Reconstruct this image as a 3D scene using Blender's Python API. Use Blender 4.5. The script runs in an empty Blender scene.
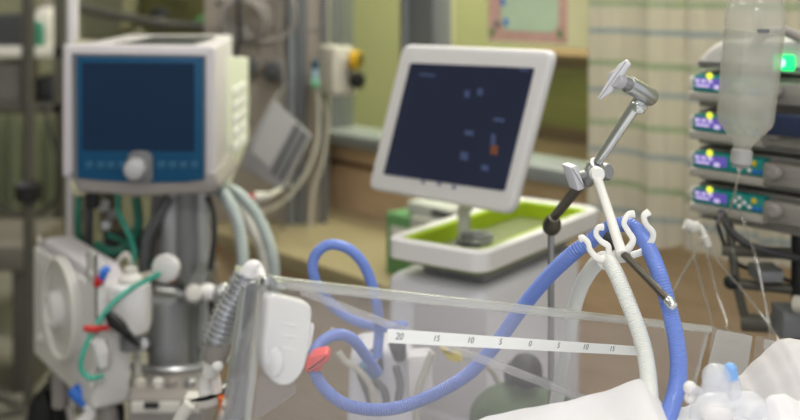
import bpy, bmesh, math, random
from mathutils import Vector as V, Matrix

random.seed(7)
C = bpy.context.scene.collection
PI = math.pi
F = 1111.11          # focal length in pixels of the 800 px wide frame (50 mm lens, 36 mm sensor)
HY = -20.0           # picture row of the horizon (level camera with a vertical lens shift)
CAM = V((0, 0, 1.45))


def ray(px, py):
    return V(((px - 400) / F, 1.0, -(py - HY) / F))


def at(px, py, Y):
    return CAM + ray(px, py) * Y


class Frame:
    """A plane in the place: origin, u along, v up, n out of the surface."""
    def __init__(s, o, u, v=(0, 0, 1)):
        s.o = V(o); s.u = V(u).normalized()
        v = V(v); s.v = (v - s.u * v.dot(s.u)).normalized()
        s.n = s.u.cross(s.v)
        if s.n.dot(CAM - s.o) < 0:
            s.n = -s.n

    def pix(s, px, py, c=0.0):
        r = ray(px, py)
        o = s.o + s.n * c
        t = (o - CAM).dot(s.n) / r.dot(s.n)
        d = CAM + r * t - o
        return (d.dot(s.u), d.dot(s.v))

    def P(s, a, b, c=0.0):
        return s.o + s.u * a + s.v * b + s.n * c

    def W(s, px, py, c=0.0):
        a, b = s.pix(px, py, c)
        return s.P(a, b, c)

    def poly(s, pts):
        return [s.pix(*p) for p in pts]

    def off(s, c):
        return Frame(s.o + s.n * c, s.u, s.v)


def frontal(Y):
    return Frame((0, Y, CAM.z), (1, 0, 0))


def rpoly(pts, r, n=4):
    """round the corners of a 2-D polygon"""
    out = []
    N = len(pts)
    for i in range(N):
        p = V(pts[i]); a = V(pts[i - 1]); b = V(pts[(i + 1) % N])
        da, db = a - p, b - p
        rr = r[i] if isinstance(r, (list, tuple)) else r
        k = min(rr, da.length * .48, db.length * .48)
        if k < 1e-6:
            out.append((p.x, p.y)); continue
        s = p + da.normalized() * k; e = p + db.normalized() * k
        for j in range(n + 1):
            t = j / n
            q = s * (1 - t) ** 2 + p * 2 * t * (1 - t) + e * t * t
            out.append((q.x, q.y))
    return out


def spline(pts, per=10):
    """Catmull-Rom through 3-D points"""
    P = [V(p) for p in pts]
    if len(P) < 3:
        return P
    Q = [P[0] * 2 - P[1]] + P + [P[-1] * 2 - P[-2]]
    out = []
    for i in range(1, len(Q) - 2):
        a, b, c, d = Q[i - 1:i + 3]
        for j in range(per):
            t = j / per
            out.append(.5 * ((2 * b) + (c - a) * t + (2 * a - 5 * b + 4 * c - d) * t * t + (3 * b - a - 3 * c + d) * t ** 3))
    out.append(P[-1])
    return out


def resample(P, step):
    out = [P[0].copy()]
    acc = 0.0
    for i in range(1, len(P)):
        a, b = P[i - 1], P[i]
        L = (b - a).length
        if L < 1e-9:
            continue
        d = step - acc
        while d <= L:
            out.append(a.lerp(b, d / L)); d += step
        acc = L - (d - step)
    return out


class MB:
    def __init__(s):
        s.bm = bmesh.new()

    def _faces_from(s, ring_list, close=False, cap=True):
        bm = s.bm
        R = [[bm.verts.new(p) for p in ring] for ring in ring_list]
        n = len(R[0])
        for i in range(len(R) - (0 if close else 1)):
            A, B = R[i], R[(i + 1) % len(R)]
            for k in range(n):
                bm.faces.new((A[k], A[(k + 1) % n], B[(k + 1) % n], B[k]))
        if cap and not close:
            bm.faces.new(R[0][::-1]); bm.faces.new(R[-1])
        return R

    def prism(s, fr, poly, c0, c1, bev=0.0, seg=2, taper=None):
        """polygon (frame coordinates) between depths c0 < c1; bev rounds the rims"""
        if c0 > c1:
            c0, c1 = c1, c0
        cx = sum(p[0] for p in poly) / len(poly); cy = sum(p[1] for p in poly) / len(poly)
        area = sum(poly[i - 1][0] * poly[i][1] - poly[i][0] * poly[i - 1][1] for i in range(len(poly)))
        if area < 0:
            poly = poly[::-1]

        def inset(d):
            out = []
            N = len(poly)
            for i in range(N):
                p, a, b = V(poly[i]), V(poly[i - 1]), V(poly[(i + 1) % N])
                e1 = (p - a); e2 = (b - p)
                if e1.length < 1e-9 or e2.length < 1e-9:
                    out.append(p); continue
                n1 = V((-e1.y, e1.x)).normalized(); n2 = V((-e2.y, e2.x)).normalized()
                m = n1 + n2
                k = max(m.dot(n1), .35)
                out.append(p + m / k * d)
            return out
        levels = []
        if bev > 0:
            bev = min(bev, (c1 - c0) * .49)
            for j in range(seg + 1):
                t = j / seg * PI / 2
                levels.append((bev * (1 - math.sin(t)), c0 + bev * (1 - math.cos(t))))
            for j in range(seg + 1):
                t = (1 - j / seg) * PI / 2
                levels.append((bev * (1 - math.sin(t)), c1 - bev * (1 - math.cos(t))))
        else:
            levels = [(0, c0), (0, c1)]
        rings = []
        for d, c in levels:
            q = inset(d) if d > 1e-9 else [V(p) for p in poly]
            if taper:
                k = 1 + (taper - 1) * (c - c0) / (c1 - c0)
                q = [V((cx, cy)) + (p - V((cx, cy))) * k for p in q]
            rings.append([fr.P(p.x, p.y, c) for p in q])
        s._faces_from(rings)
        return s

    def rect(s, fr, a0, a1, b0, b1, c0, c1, bev=0.0, rad=0.0, seg=2):
        p = [(a0, b0), (a1, b0), (a1, b1), (a0, b1)]
        if rad:
            p = rpoly(p, rad)
        return s.prism(fr, p, c0, c1, bev, seg)

    def box(s, x0, x1, y0, y1, z0, z1, bev=0.0):
        fr = Frame((0, 0, 0), (1, 0, 0)); fr.n = V((0, -1, 0)); fr.u = V((1, 0, 0)); fr.v = V((0, 0, 1))
        return s.rect(fr, x0, x1, z0, z1, -y1, -y0, bev)

    def tube(s, pts, r, seg=12, per=10, smooth=True, corr=0.0, pitch=.004, flat=1.0, caps=True):
        P = spline(pts, per) if smooth else [V(p) for p in pts]
        if corr:
            P = resample(spline(pts, 30) if smooth else P, pitch / 4)
        n = len(P)
        T = []
        for i in range(n):
            d = P[min(i + 1, n - 1)] - P[max(i - 1, 0)]
            T.append(d.normalized())
        ref = V((0, 0, 1)) if abs(T[0].z) < .9 else V((1, 0, 0))
        N = (ref - T[0] * ref.dot(T[0])).normalized()
        rings = []
        for i in range(n):
            N = (N - T[i] * N.dot(T[i])).normalized()
            B = T[i].cross(N)
            rr = r
            if isinstance(r, (list, tuple)):
                f = i / (n - 1) * (len(r) - 1); k = min(int(f), len(r) - 2)
                rr = r[k] + (r[k + 1] - r[k]) * (f - k)
            if corr:
                rr = rr + corr * (1, 0, -1, 0)[i % 4]
            rings.append([P[i] + (N * math.cos(a) * flat + B * math.sin(a)) * rr for a in (2 * PI * k / seg for k in range(seg))])
        s._faces_from(rings, cap=caps)
        return s

    def cyl(s, p0, p1, r0, r1=None, seg=24, bev=0.0):
        p0, p1 = V(p0), V(p1)
        r1 = r0 if r1 is None else r1
        L = (p1 - p0).length
        if bev:
            prof = [(r0 - bev, 0), (r0 - bev * .3, bev * .3), (r0, bev), (r1, L - bev), (r1 - bev * .3, L - bev * .3), (r1 - bev, L)]
        else:
            prof = [(r0, 0), (r1, L)]
        return s.lathe(p0, p1 - p0, prof, seg)

    def lathe(s, o, axis, prof, seg=28, flat=None):
        """profile (radius, height) about the axis from o"""
        o = V(o); ax = V(axis).normalized()
        ref = V((0, 0, 1)) if abs(ax.z) < .9 else V((1, 0, 0))
        N = (ref - ax * ref.dot(ax)).normalized(); B = ax.cross(N)
        rings = []
        for r, h in prof:
            r = max(r, 1e-5)
            rings.append([o + ax * h + (N * math.cos(a) + B * math.sin(a) * (flat or 1)) * r for a in (2 * PI * k / seg for k in range(seg))])
        s._faces_from(rings)
        return s

    def ball(s, c, r, sc=(1, 1, 1), seg=16):
        m = Matrix.Translation(V(c)) @ Matrix.Diagonal((r * sc[0], r * sc[1], r * sc[2], 1))
        bmesh.ops.create_uvsphere(s.bm, u_segments=seg, v_segments=max(8, seg // 2), radius=1, matrix=m)
        return s

    def torus(s, o, axis, R, r, seg=36, k=10, arc=(0, 2 * PI)):
        o = V(o); ax = V(axis).normalized()
        ref = V((0, 0, 1)) if abs(ax.z) < .9 else V((1, 0, 0))
        N = (ref - ax * ref.dot(ax)).normalized(); B = ax.cross(N)
        full = abs(arc[1] - arc[0] - 2 * PI) < 1e-6
        rings = []
        for i in range(seg if full else seg + 1):
            a = arc[0] + (arc[1] - arc[0]) * i / seg
            d = N * math.cos(a) + B * math.sin(a)
            rings.append([o + d * (R + r * math.cos(t)) + ax * r * math.sin(t) for t in (2 * PI * j / k for j in range(k))])
        s._faces_from(rings, close=full)
        return s

    def build(s, name, m, parent=None, angle=38, **props):
        bmesh.ops.recalc_face_normals(s.bm, faces=s.bm.faces)
        me = bpy.data.meshes.new(name)
        base = WORLD[parent.name] if parent is not None else V((0, 0, 0))
        vs = [v.co for v in s.bm.verts]
        lo = V([min(v[i] for v in vs) for i in range(3)]); hi = V([max(v[i] for v in vs) for i in range(3)])
        org = V(((lo.x + hi.x) / 2, (lo.y + hi.y) / 2, lo.z))
        for v in s.bm.verts:
            v.co -= org
        s.bm.to_mesh(me); s.bm.free()
        for p in me.polygons:
            p.use_smooth = True
        me.set_sharp_from_angle(angle=math.radians(angle))
        me.materials.append(m)
        o = bpy.data.objects.new(name, me); C.objects.link(o)
        o.location = org - base
        if parent is not None:
            o.parent = parent
        WORLD[o.name] = org
        for k, val in props.items():
            o[k] = val
        return o


WORLD = {}


def thing(name, label, cat, base, group=None):
    o = bpy.data.objects.new(name, None); C.objects.link(o)
    o.empty_display_size = .05
    o.location = V(base); WORLD[o.name] = V(base)
    return tag(o, label, cat, group)


def tag(o, label, cat, group=None, kind=None):
    o['label'] = label; o['category'] = cat
    if group: o['group'] = group
    if kind: o['kind'] = kind
    return o


def struct(o):
    o['kind'] = 'structure'
    return o


def text_mesh(txt, size, fr, a, b, c, rot=0.0):
    """letters as a flat mesh lying in a frame, centred on (a, b)"""
    cu = bpy.data.curves.new('letters', 'FONT'); cu.body = txt; cu.size = size
    cu.align_x = 'CENTER'; cu.align_y = 'CENTER'; cu.extrude = .00012
    o = bpy.data.objects.new('letters', cu); C.objects.link(o)
    dg = bpy.context.evaluated_depsgraph_get()
    me = o.evaluated_get(dg).to_mesh()
    mb = MB()
    vs = [mb.bm.verts.new(fr.P(a + v.co.x, b + v.co.y, c + v.co.z)) for v in me.vertices]
    for p in me.polygons:
        try: mb.bm.faces.new([vs[i] for i in p.vertices])
        except ValueError: pass
    o.evaluated_get(dg).to_mesh_clear()
    bpy.data.objects.remove(o); bpy.data.curves.remove(cu)
    return mb


# ------------------------------------------------------------------ materials
def lin(h):
    h = h.lstrip('#')
    c = [int(h[i:i + 2], 16) / 255 for i in (0, 2, 4)]
    return tuple(x / 12.92 if x <= .04045 else ((x + .055) / 1.055) ** 2.4 for x in c) + (1,)


def mat(name, col, rough=.5, metal=0.0, var=.06, scale=14.0, bump=0.0, bscale=80.0, emit=0.0, emitcol=None, coat=0.0, sub=0.0, trans=0.0, alpha=None, spec=.5):
    m = bpy.data.materials.new(name); m.use_nodes = True
    nt = m.node_tree; b = nt.nodes['Principled BSDF']
    c = lin(col)
    tc = nt.nodes.new('ShaderNodeTexCoord'); ns = nt.nodes.new('ShaderNodeTexNoise')
    ns.inputs['Scale'].default_value = scale; ns.inputs['Detail'].default_value = 3
    nt.links.new(tc.outputs['Object'], ns.inputs['Vector'])
    mx = nt.nodes.new('ShaderNodeMix'); mx.data_type = 'RGBA'
    mx.inputs[6].default_value = tuple(x * (1 - var) for x in c[:3]) + (1,)
    mx.inputs[7].default_value = tuple(min(1, x * (1 + var)) for x in c[:3]) + (1,)
    nt.links.new(ns.outputs['Fac'], mx.inputs[0]); nt.links.new(mx.outputs[2], b.inputs['Base Color'])
    b.inputs['Roughness'].default_value = rough; b.inputs['Metallic'].default_value = metal
    b.inputs['Coat Weight'].default_value = coat
    b.inputs['Specular IOR Level'].default_value = spec
    if trans: b.inputs['Transmission Weight'].default_value = trans
    if emit:
        b.inputs['Emission Color'].default_value = lin(emitcol or col); b.inputs['Emission Strength'].default_value = emit
    if bump:
        n2 = nt.nodes.new('ShaderNodeTexNoise'); n2.inputs['Scale'].default_value = bscale; n2.inputs['Detail'].default_value = 4
        nt.links.new(tc.outputs['Object'], n2.inputs['Vector'])
        bp = nt.nodes.new('ShaderNodeBump'); bp.inputs['Strength'].default_value = bump; bp.inputs['Distance'].default_value = .01
        nt.links.new(n2.outputs['Fac'], bp.inputs['Height']); nt.links.new(bp.outputs['Normal'], b.inputs['Normal'])
    return m


def clear(name, tint='#ffffff', haze=.12, hazecol='#d8d6da', gloss=.06, rough=.08):
    """clear plastic seen through: transparent + a little milky scatter + a glossy skin"""
    m = bpy.data.materials.new(name); m.use_nodes = True
    nt = m.node_tree; N = nt.nodes; L = nt.links
    N.remove(N['Principled BSDF']); out = N['Material Output']
    t = N.new('ShaderNodeBsdfTransparent'); t.inputs[0].default_value = lin(tint)
    d = N.new('ShaderNodeBsdfDiffuse'); d.inputs[0].default_value = lin(hazecol)
    tr = N.new('ShaderNodeBsdfTranslucent'); tr.inputs[0].default_value = lin(hazecol)
    g = N.new('ShaderNodeBsdfGlossy'); g.inputs['Roughness'].default_value = rough
    a0 = N.new('ShaderNodeMixShader'); a0.inputs[0].default_value = .5
    L.new(d.outputs[0], a0.inputs[1]); L.new(tr.outputs[0], a0.inputs[2])
    tc = N.new('ShaderNodeTexCoord'); ns = N.new('ShaderNodeTexNoise'); ns.inputs['Scale'].default_value = 9
    L.new(tc.outputs['Object'], ns.inputs['Vector'])
    mr = N.new('ShaderNodeMapRange'); mr.inputs['To Min'].default_value = haze * .85; mr.inputs['To Max'].default_value = haze * 1.15
    L.new(ns.outputs['Fac'], mr.inputs['Value'])
    a1 = N.new('ShaderNodeMixShader'); L.new(mr.outputs[0], a1.inputs[0])
    L.new(t.outputs[0], a1.inputs[1]); L.new(a0.outputs[0], a1.inputs[2])
    fr = N.new('ShaderNodeFresnel'); fr.inputs['IOR'].default_value = 1.45
    ml = N.new('ShaderNodeMath'); ml.operation = 'MULTIPLY_ADD'; ml.inputs[1].default_value = .8; ml.inputs[2].default_value = gloss - .04
    ml.use_clamp = True
    L.new(fr.outputs[0], ml.inputs[0])
    ge = N.new('ShaderNodeNewGeometry'); iv = N.new('ShaderNodeMath'); iv.operation = 'SUBTRACT'; iv.inputs[0].default_value = 1; L.new(ge.outputs['Backfacing'], iv.inputs[1])
    m2 = N.new('ShaderNodeMath'); m2.operation = 'MULTIPLY'; L.new(ml.outputs[0], m2.inputs[0]); L.new(iv.outputs[0], m2.inputs[1])
    a2 = N.new('ShaderNodeMixShader'); L.new(m2.outputs[0], a2.inputs[0])
    L.new(a1.outputs[0], a2.inputs[1]); L.new(g.outputs[0], a2.inputs[2])
    L.new(a2.outputs[0], out.inputs['Surface'])
    return m


def wood(name, c0, c1, scale=3.0, rough=.5, stretch=(1, 1, 14)):
    m = bpy.data.materials.new(name); m.use_nodes = True
    nt = m.node_tree; b = nt.nodes['Principled BSDF']
    tc = nt.nodes.new('ShaderNodeTexCoord'); mp = nt.nodes.new('ShaderNodeMapping'); mp.inputs['Scale'].default_value = stretch
    ns = nt.nodes.new('ShaderNodeTexNoise'); ns.inputs['Scale'].default_value = scale; ns.inputs['Detail'].default_value = 5
    rp = nt.nodes.new('ShaderNodeValToRGB'); rp.color_ramp.elements[0].color = lin(c0); rp.color_ramp.elements[1].color = lin(c1)
    rp.color_ramp.elements[0].position = .3; rp.color_ramp.elements[1].position = .7
    L = nt.links
    L.new(tc.outputs['Object'], mp.inputs[0]); L.new(mp.outputs[0], ns.inputs['Vector']); L.new(ns.outputs['Fac'], rp.inputs[0])
    L.new(rp.outputs[0], b.inputs['Base Color']); b.inputs['Roughness'].default_value = rough
    return m


M = dict(
    shell=mat('pale_lilac_plastic', '#c9c4c8', .45, var=.03),
    shell_side=mat('cream_green_plastic', '#c9cbbd', .5, var=.04),
    taupe=mat('taupe_plastic', '#8f8985', .55),
    white=mat('white_plastic', '#e4e2e2', .38, var=.03),
    white_gloss=mat('glossy_white_plastic', '#d8d7d5', .2, var=.02, coat=.4),
    offwhite=mat('off_white_plastic', '#d3d0c9', .5, var=.05),
    grey=mat('grey_plastic', '#8e8f90', .5),
    midgrey=mat('mid_grey_plastic', '#6c6e70', .5),
    darkgrey=mat('dark_grey_plastic', '#3f4043', .5),
    black=mat('black_rubber', '#0f0f11', .55),
    navy=mat('navy_plastic', '#27324d', .4),
    blue_bezel=mat('blue_bezel', '#164e72', .4, var=.05, spec=.2),
    blue_screen=mat('navy_screen', '#122a45', .35, var=.12, scale=5, emit=.02, emitcol='#183a66', spec=.15),
    blue_button=mat('blue_button', '#195678', .4),
    chrome=mat('chrome', '#dde1e0', .2, .82, var=.03),
    steel=mat('brushed_steel', '#bcbebe', .32, .9, var=.08),
    dull=mat('dull_aluminium', '#9c9d9d', .45, .85, var=.08),
    bronze=mat('dark_bronze_metal', '#6a655e', .34, .9),
    teal=mat('teal_panel', '#0f8a83', .4, emit=.04),
    lilac=mat('lilac_display', '#6a5bb0', .3, emit=.35, emitcol='#6a54c8', scale=60, var=.3),
    lilac_lit=mat('pale_lilac_readout', '#d9cdf5', .3, emit=.45, emitcol='#d6c6ff'),
    green_lamp=mat('green_lamp', '#19d36b', .2, emit=1.6, emitcol='#10e878'),
    green_core=mat('pale_green_lamp', '#b8ffd8', .2, emit=1.6, emitcol='#b0ffd8'),
    yellow=mat('yellow_plastic', '#d8c52f', .45),
    yellow_led=mat('yellow_led', '#e8f04a', .3, emit=.9),
    lime=mat('lime_green_plastic', '#a9c41d', .45, var=.05),
    limedark=mat('olive_green_plastic', '#767d52', .5),
    red=mat('red_plastic', '#c22a2a', .45),
    coral=mat('coral_red_plastic', '#f0403c', .45),
    orange=mat('orange_plastic', '#d0611f', .45),
    bluec=mat('blue_plastic', '#2c6fd0', .4),
    tealtube=mat('teal_tubing', '#3fae96', .35, coat=.3),
    greentube=mat('dark_teal_tubing', '#2b7a66', .4),
    hose_blue=mat('blue_corrugated_hose', '#6f8ad6', .45, var=.1, scale=30, coat=.2),
    hose_white=mat('white_corrugated_hose', '#dfe1dc', .4, var=.05, scale=30, coat=.2),
    hose_grey=mat('grey_green_hose', '#a9b3b2', .42, var=.06),
    cable=mat('pale_cable', '#c2bdb0', .5),
    cable_dark=mat('dark_cable', '#2d2d2f', .5),
    fold=mat('grey_card', '#8d8c8f', .6, var=.1),
    clip=mat('white_nylon', '#f0efe9', .4, var=.03),
    sheet=mat('white_linen', '#dddce0', .85, var=.02, bump=.12, bscale=60),
    pillow=mat('pale_grey_linen', '#cbc8ca', .85, var=.02, bump=.05, bscale=50),
    mattress=mat('mattress_cover', '#c8ccd2', .7),
    cart=mat('cart_lilac_white', '#e6e5ec', .42, var=.03),
    kraft=mat('grey_carton', '#a9a99f', .7, var=.1),
    greenbox=mat('green_carton', '#5a8a56', .6, var=.15, scale=30),
    floor=mat('grey_vinyl_floor', '#8a877c', .35, var=.12, scale=5),
    ceiling=mat('white_ceiling', '#e8e8e4', .8),
    pillar=mat('beige_wall_panel', '#a0968a', .6, var=.08, scale=3),
    farwall=mat('dull_olive_wall', '#77775f', .7, var=.2, scale=1.6),
    greenwall=mat('yellow_green_wall', '#b6b585', .6, var=.06, scale=2),
    cream=mat('cream_board', '#d9d6ac', .6),
    sill=mat('grey_sill', '#7b7f82', .5),
    mullion=mat('grey_mullion', '#66686c', .4),
    wood=wood('tan_wood', '#c2a684', '#d2b896', 2.0, .5, (3, 3, 30)),
    wood_dark=wood('dark_brown_wood', '#54371f', '#6d4a2c', 2.0),
    olive=wood('olive_board', '#86803a', '#98914a', 2.0, .6),
    beige_top=wood('beige_worktop', '#948766', '#a39675', 3.0, .4),
    rack=mat('dark_rack_metal', '#5a5850', .5, .3),
    acrylic=clear('clear_acrylic', '#f8f8fa', .11, '#f2f0f4', .0, .06),
    acrylic_edge=clear('acrylic_polished_edge', '#eef0ee', .3, '#f4f4f2', .14, .1),
    milky=clear('milky_clear_plastic', '#fafafc', .40, '#f8f9fc', .03, .15),
    bottle=clear('milky_bottle_plastic', '#f0f0ee', .26, '#eeedea', .05, .12),
    fluid=clear('bottle_fluid', '#f1f1ee', .2, '#e6e6e2', .0, .2),
    line=clear('clear_tubing', '#f0f0f0', .2, '#d8d4cc', .06, .1),
    sticker=mat('white_sticker', '#f1f2ef', .5, var=.02),
    ink=mat('grey_print', '#6d6f75', .6),
    glass=clear('window_glass', '#eef2ea', .03, '#c8ccb8', .05, .04),
)
# ================================================================== THE SETTING
WF = Frame((-.139, 3.6, 0), (.565, -.64, 0))     # the long wall, running towards the camera on the right


def wz(py, px=357):
    return WF.pix(px, py)[1]


def wa(px, c=0.0):
    return WF.pix(px, 200, c)[0]


struct(MB().box(-4.2, 3.2, -2.2, 6.2, -.05, 0).build('floor', M['floor']))
struct(MB().box(-4.2, 3.2, -2.2, 6.2, 2.75, 2.8).build('ceiling', M['ceiling']))
struct(MB().box(-4.2, -.1, 5.6, 5.7, 0, 2.75).build('wall_back', M['farwall']))
struct(MB().box(-4.2, -4.1, -2.2, 5.6, 0, 2.75).build('wall_left', M['farwall']))

A0, A1 = wa(322), 2.9
zs0, zs1 = wz(146), wz(133)
struct(MB().rect(WF, A0, A1, 0, zs0, -.12, 0).build('wall_right', M['wood']))
struct(MB().rect(WF, A0, A1, wz(167), wz(163), 0, .012, .003).build('trim_1', M['wood_dark']))
struct(MB().rect(WF, A0, A1, zs0, zs1, -.12, .05, .006).build('trim_2', M['sill']))
# glazed partition above the sill
w = MB()
w.rect(WF, wa(404), wa(438), zs1, 2.75, -.06, .02, .006)
w.rect(WF, A0 - .02, A0 + .05, zs1, 2.75, -.1, .02, .004)
w = struct(w.build('window_1', M['mullion']))
struct(MB().rect(WF, A0 + .05, wa(404), zs1, 2.75, -.05, -.044).build('window_pane', M['glass'], w))
struct(MB().rect(WF, wa(444), A1, zs1, 2.75, -.05, -.044).build('window_pane', M['glass'], w))
struct(MB().rect(WF, wa(404) + .03, wa(404) + .045, zs1, 2.75, .02, .035, .003).build('window_bead', M['sill'], w))
# the room beyond the glass
struct(MB().rect(WF, A0 - 2.2, A1 + .6, 0, 2.75, -1.0, -.95).build('wall_front', M['greenwall']))
BF = WF.off(-.3)
sh = thing('shelf_unit', 'brown and olive wooden shelf seen through the glass beside the curtain', 'shelf', BF.W(570, 420))
MB().rect(BF, BF.pix(510, 100)[0], BF.pix(700, 100)[0], BF.pix(560, 66)[1], BF.pix(560, 53)[1], -.25, .05, .004).build('shelf_board', M['wood_dark'], sh)
MB().rect(BF, BF.pix(510, 100)[0], BF.pix(700, 100)[0], BF.pix(560, 138)[1], BF.pix(560, 126)[1], -.25, .05, .004).build('shelf_board', M['wood_dark'], sh)
MB().rect(BF, BF.pix(510, 100)[0], BF.pix(700, 100)[0], BF.pix(560, 126)[1], BF.pix(560, 66)[1], -.25, .02).build('door', M['olive'], sh)
MB().rect(BF, BF.pix(510, 100)[0], BF.pix(700, 100)[0], 0, BF.pix(560, 138)[1], -.25, .02).build('cabinet_body', M['wood'], sh)

# pillar of the medical headwall
YP = 3.45
x0, x1 = at(204, 0, YP).x, at(325, 0, YP).x
struct(MB().box(x0, x1, YP, YP + .35, 0, 2.75, .01).build('wall_pillar', M['pillar']))
struct(MB().box(x0, x1, YP - .004, YP + .001, at(0, 31, YP).z, at(0, 28, YP).z).build('trim_3', M['taupe']))
struct(MB().box(at(322, 0, YP).x, at(328, 0, YP).x, YP - .02, YP + .02, 0, 2.75, .003).build('trim_4', M['mullion']))
p = thing('wall_pipe', 'pale grey vertical pipe running up the beige wall panel', 'pipe', (at(296, 0, YP).x, YP - .05, 0))
MB().cyl((at(292, 0, YP).x, YP - .03, 0), (at(292, 0, YP).x, YP - .03, 2.75), .015).build('pipe', M['sill'], p)
MB().cyl((at(301, 0, YP).x, YP - .022, 0), (at(301, 0, YP).x, YP - .022, 2.75), .019).build('conduit', M['mullion'], p)

# counter along the wall
cz = at(365, 258, 3.0).z
ct = thing('wall_counter', 'beige topped wooden counter along the wall behind the blue hose loop', 'counter', WF.P(.1, 0, .3))
MB().rect(WF, A0 + .02, wa(560), cz - .045, cz, .002, .5, .006).build('countertop', M['beige_top'], ct)
MB().rect(WF, A0 + .04, wa(560) - .02, .0, cz - .047, .002, .44, .004).build('cabinet', M['wood'], ct)

# ceiling lights
def ceiling_light(x, y, lab, power, sx=.55, sy=1.15):
    t = thing('ceiling_light', lab, 'ceiling light', (x, y, 2.70))
    fr_ = MB()
    fr_.box(x - sx / 2 - .03, x - sx / 2, y - sy / 2 - .03, y + sy / 2 + .03, 2.70, 2.75)
    fr_.box(x + sx / 2, x + sx / 2 + .03, y - sy / 2 - .03, y + sy / 2 + .03, 2.70, 2.75)
    fr_.box(x - sx / 2, x + sx / 2, y - sy / 2 - .03, y - sy / 2, 2.70, 2.75)
    fr_.box(x - sx / 2, x + sx / 2, y + sy / 2, y + sy / 2 + .03, 2.70, 2.75)
    fr_.build('frame', M['white'], t)
    MB().box(x - sx / 2, x + sx / 2, y - sy / 2, y + sy / 2, 2.735, 2.749).build('diffuser', LAMP, t)
    ld = bpy.data.lights.new('lamp', 'AREA'); ld.shape = 'RECTANGLE'; ld.size = sx; ld.size_y = sy; ld.energy = power
    ld.color = (1, .98, .96)
    lo = bpy.data.objects.new('lamp', ld); C.objects.link(lo); lo.location = (x, y, 2.69)


LAMP = mat('lamp_diffuser', '#fffaf0', .5, emit=2.5, emitcol='#fff6e8')
ceiling_light(.55, .7, 'ceiling light panel above the infant bed', 7)
ceiling_light(-.2, -1.5, 'ceiling light panel behind the camera', 50)
ceiling_light(-1.2, 1.2, 'ceiling light panel in front of the ventilator', 5)
ceiling_light(.35, 2.35, 'ceiling light panel near the curtain', 22)
ceiling_light(-2.4, 4.0, 'ceiling light panel over the storage rack', 30)
# the lit neighbouring room beyond the glass
ld = bpy.data.lights.new('lamp', 'AREA'); ld.shape = 'RECTANGLE'; ld.size = .6; ld.size_y = 2.6; ld.energy = 120; ld.color = (1, .97, .86)
lo = bpy.data.objects.new('lamp', ld); C.objects.link(lo); q = WF.P(.5, 2.68, -.5); lo.location = q
lo.rotation_euler = (0, 0, math.atan2(WF.u.y, WF.u.x) - PI / 2)

wd = bpy.data.worlds.new('room_light'); bpy.context.scene.world = wd; wd.use_nodes = True
wd.node_tree.nodes['Background'].inputs[0].default_value = (.93, .95, 1, 1)
wd.node_tree.nodes['Background'].inputs[1].default_value = .95

# camera
cd = bpy.data.cameras.new('camera'); cd.sensor_width = 36; cd.lens = 50; cd.shift_y = -(210 - HY) / 800
cd.dof.use_dof = True; cd.dof.focus_distance = 1.16; cd.dof.aperture_fstop = 50 / 13.5
cd.clip_start = .02
co = bpy.data.objects.new('camera', cd); C.objects.link(co); co.location = CAM; co.rotation_euler = (PI / 2, 0, 0)
bpy.context.scene.camera = co
vs_ = bpy.context.scene.view_settings
vs_.view_transform = 'Standard'; vs_.look = 'None'; vs_.gamma = 1; vs_.use_curve_mapping = False; vs_.exposure = -0.15
bpy.context.scene.cycles.use_denoising = True
bpy.context.scene.cycles.max_bounces = 10
bpy.context.scene.cycles.transparent_max_bounces = 24
# ================================================================== BACKGROUND THINGS
# poster
PO = WF.off(.004)
a0, a1 = PO.pix(489, 20)[0], PO.pix(592, 20)[0]; zb = PO.pix(489, 43)[1]
t = thing('wall_poster', 'cream poster with a pink and pale green picture beside the curtain', 'poster', PO.P((a0 + a1) / 2, zb))
MB().rect(PO, a0, a1, zb, zb + .42, 0, .006).build('poster_sheet', M['cream'], t)
pk = mat('pink_print', '#c79f94', .6, var=.3, scale=40)
pg = mat('pale_green_print', '#b9cfb2', .6, var=.1)
i0, i1, ib = PO.pix(490, 20)[0], PO.pix(569, 20)[0], PO.pix(500, 40)[1]
MB().rect(PO, i0, i1, ib, ib + .36, .006, .007).build('border_print', pk, t)
MB().rect(PO, PO.pix(503, 20)[0], PO.pix(560, 20)[0], PO.pix(503, 30)[1], ib + .33, .007, .008, rad=.03).build('picture_print', pg, t)
for (px, py, m) in ((508, 22, 'bluec'), (499, 24, 'midgrey'), (505, 2, 'bluec'), (562, 34, 'greenbox'), (494, 32, 'greenbox')):
    o = PO.W(px, py)
    mb = MB(); fr = Frame(o, WF.u); mb.prism(fr, [(.009 * math.cos(k * .7), .011 * math.sin(k * .7)) for k in range(9)], .006, .0095)
    mb.build('picture_spot', M[m], t)

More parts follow.
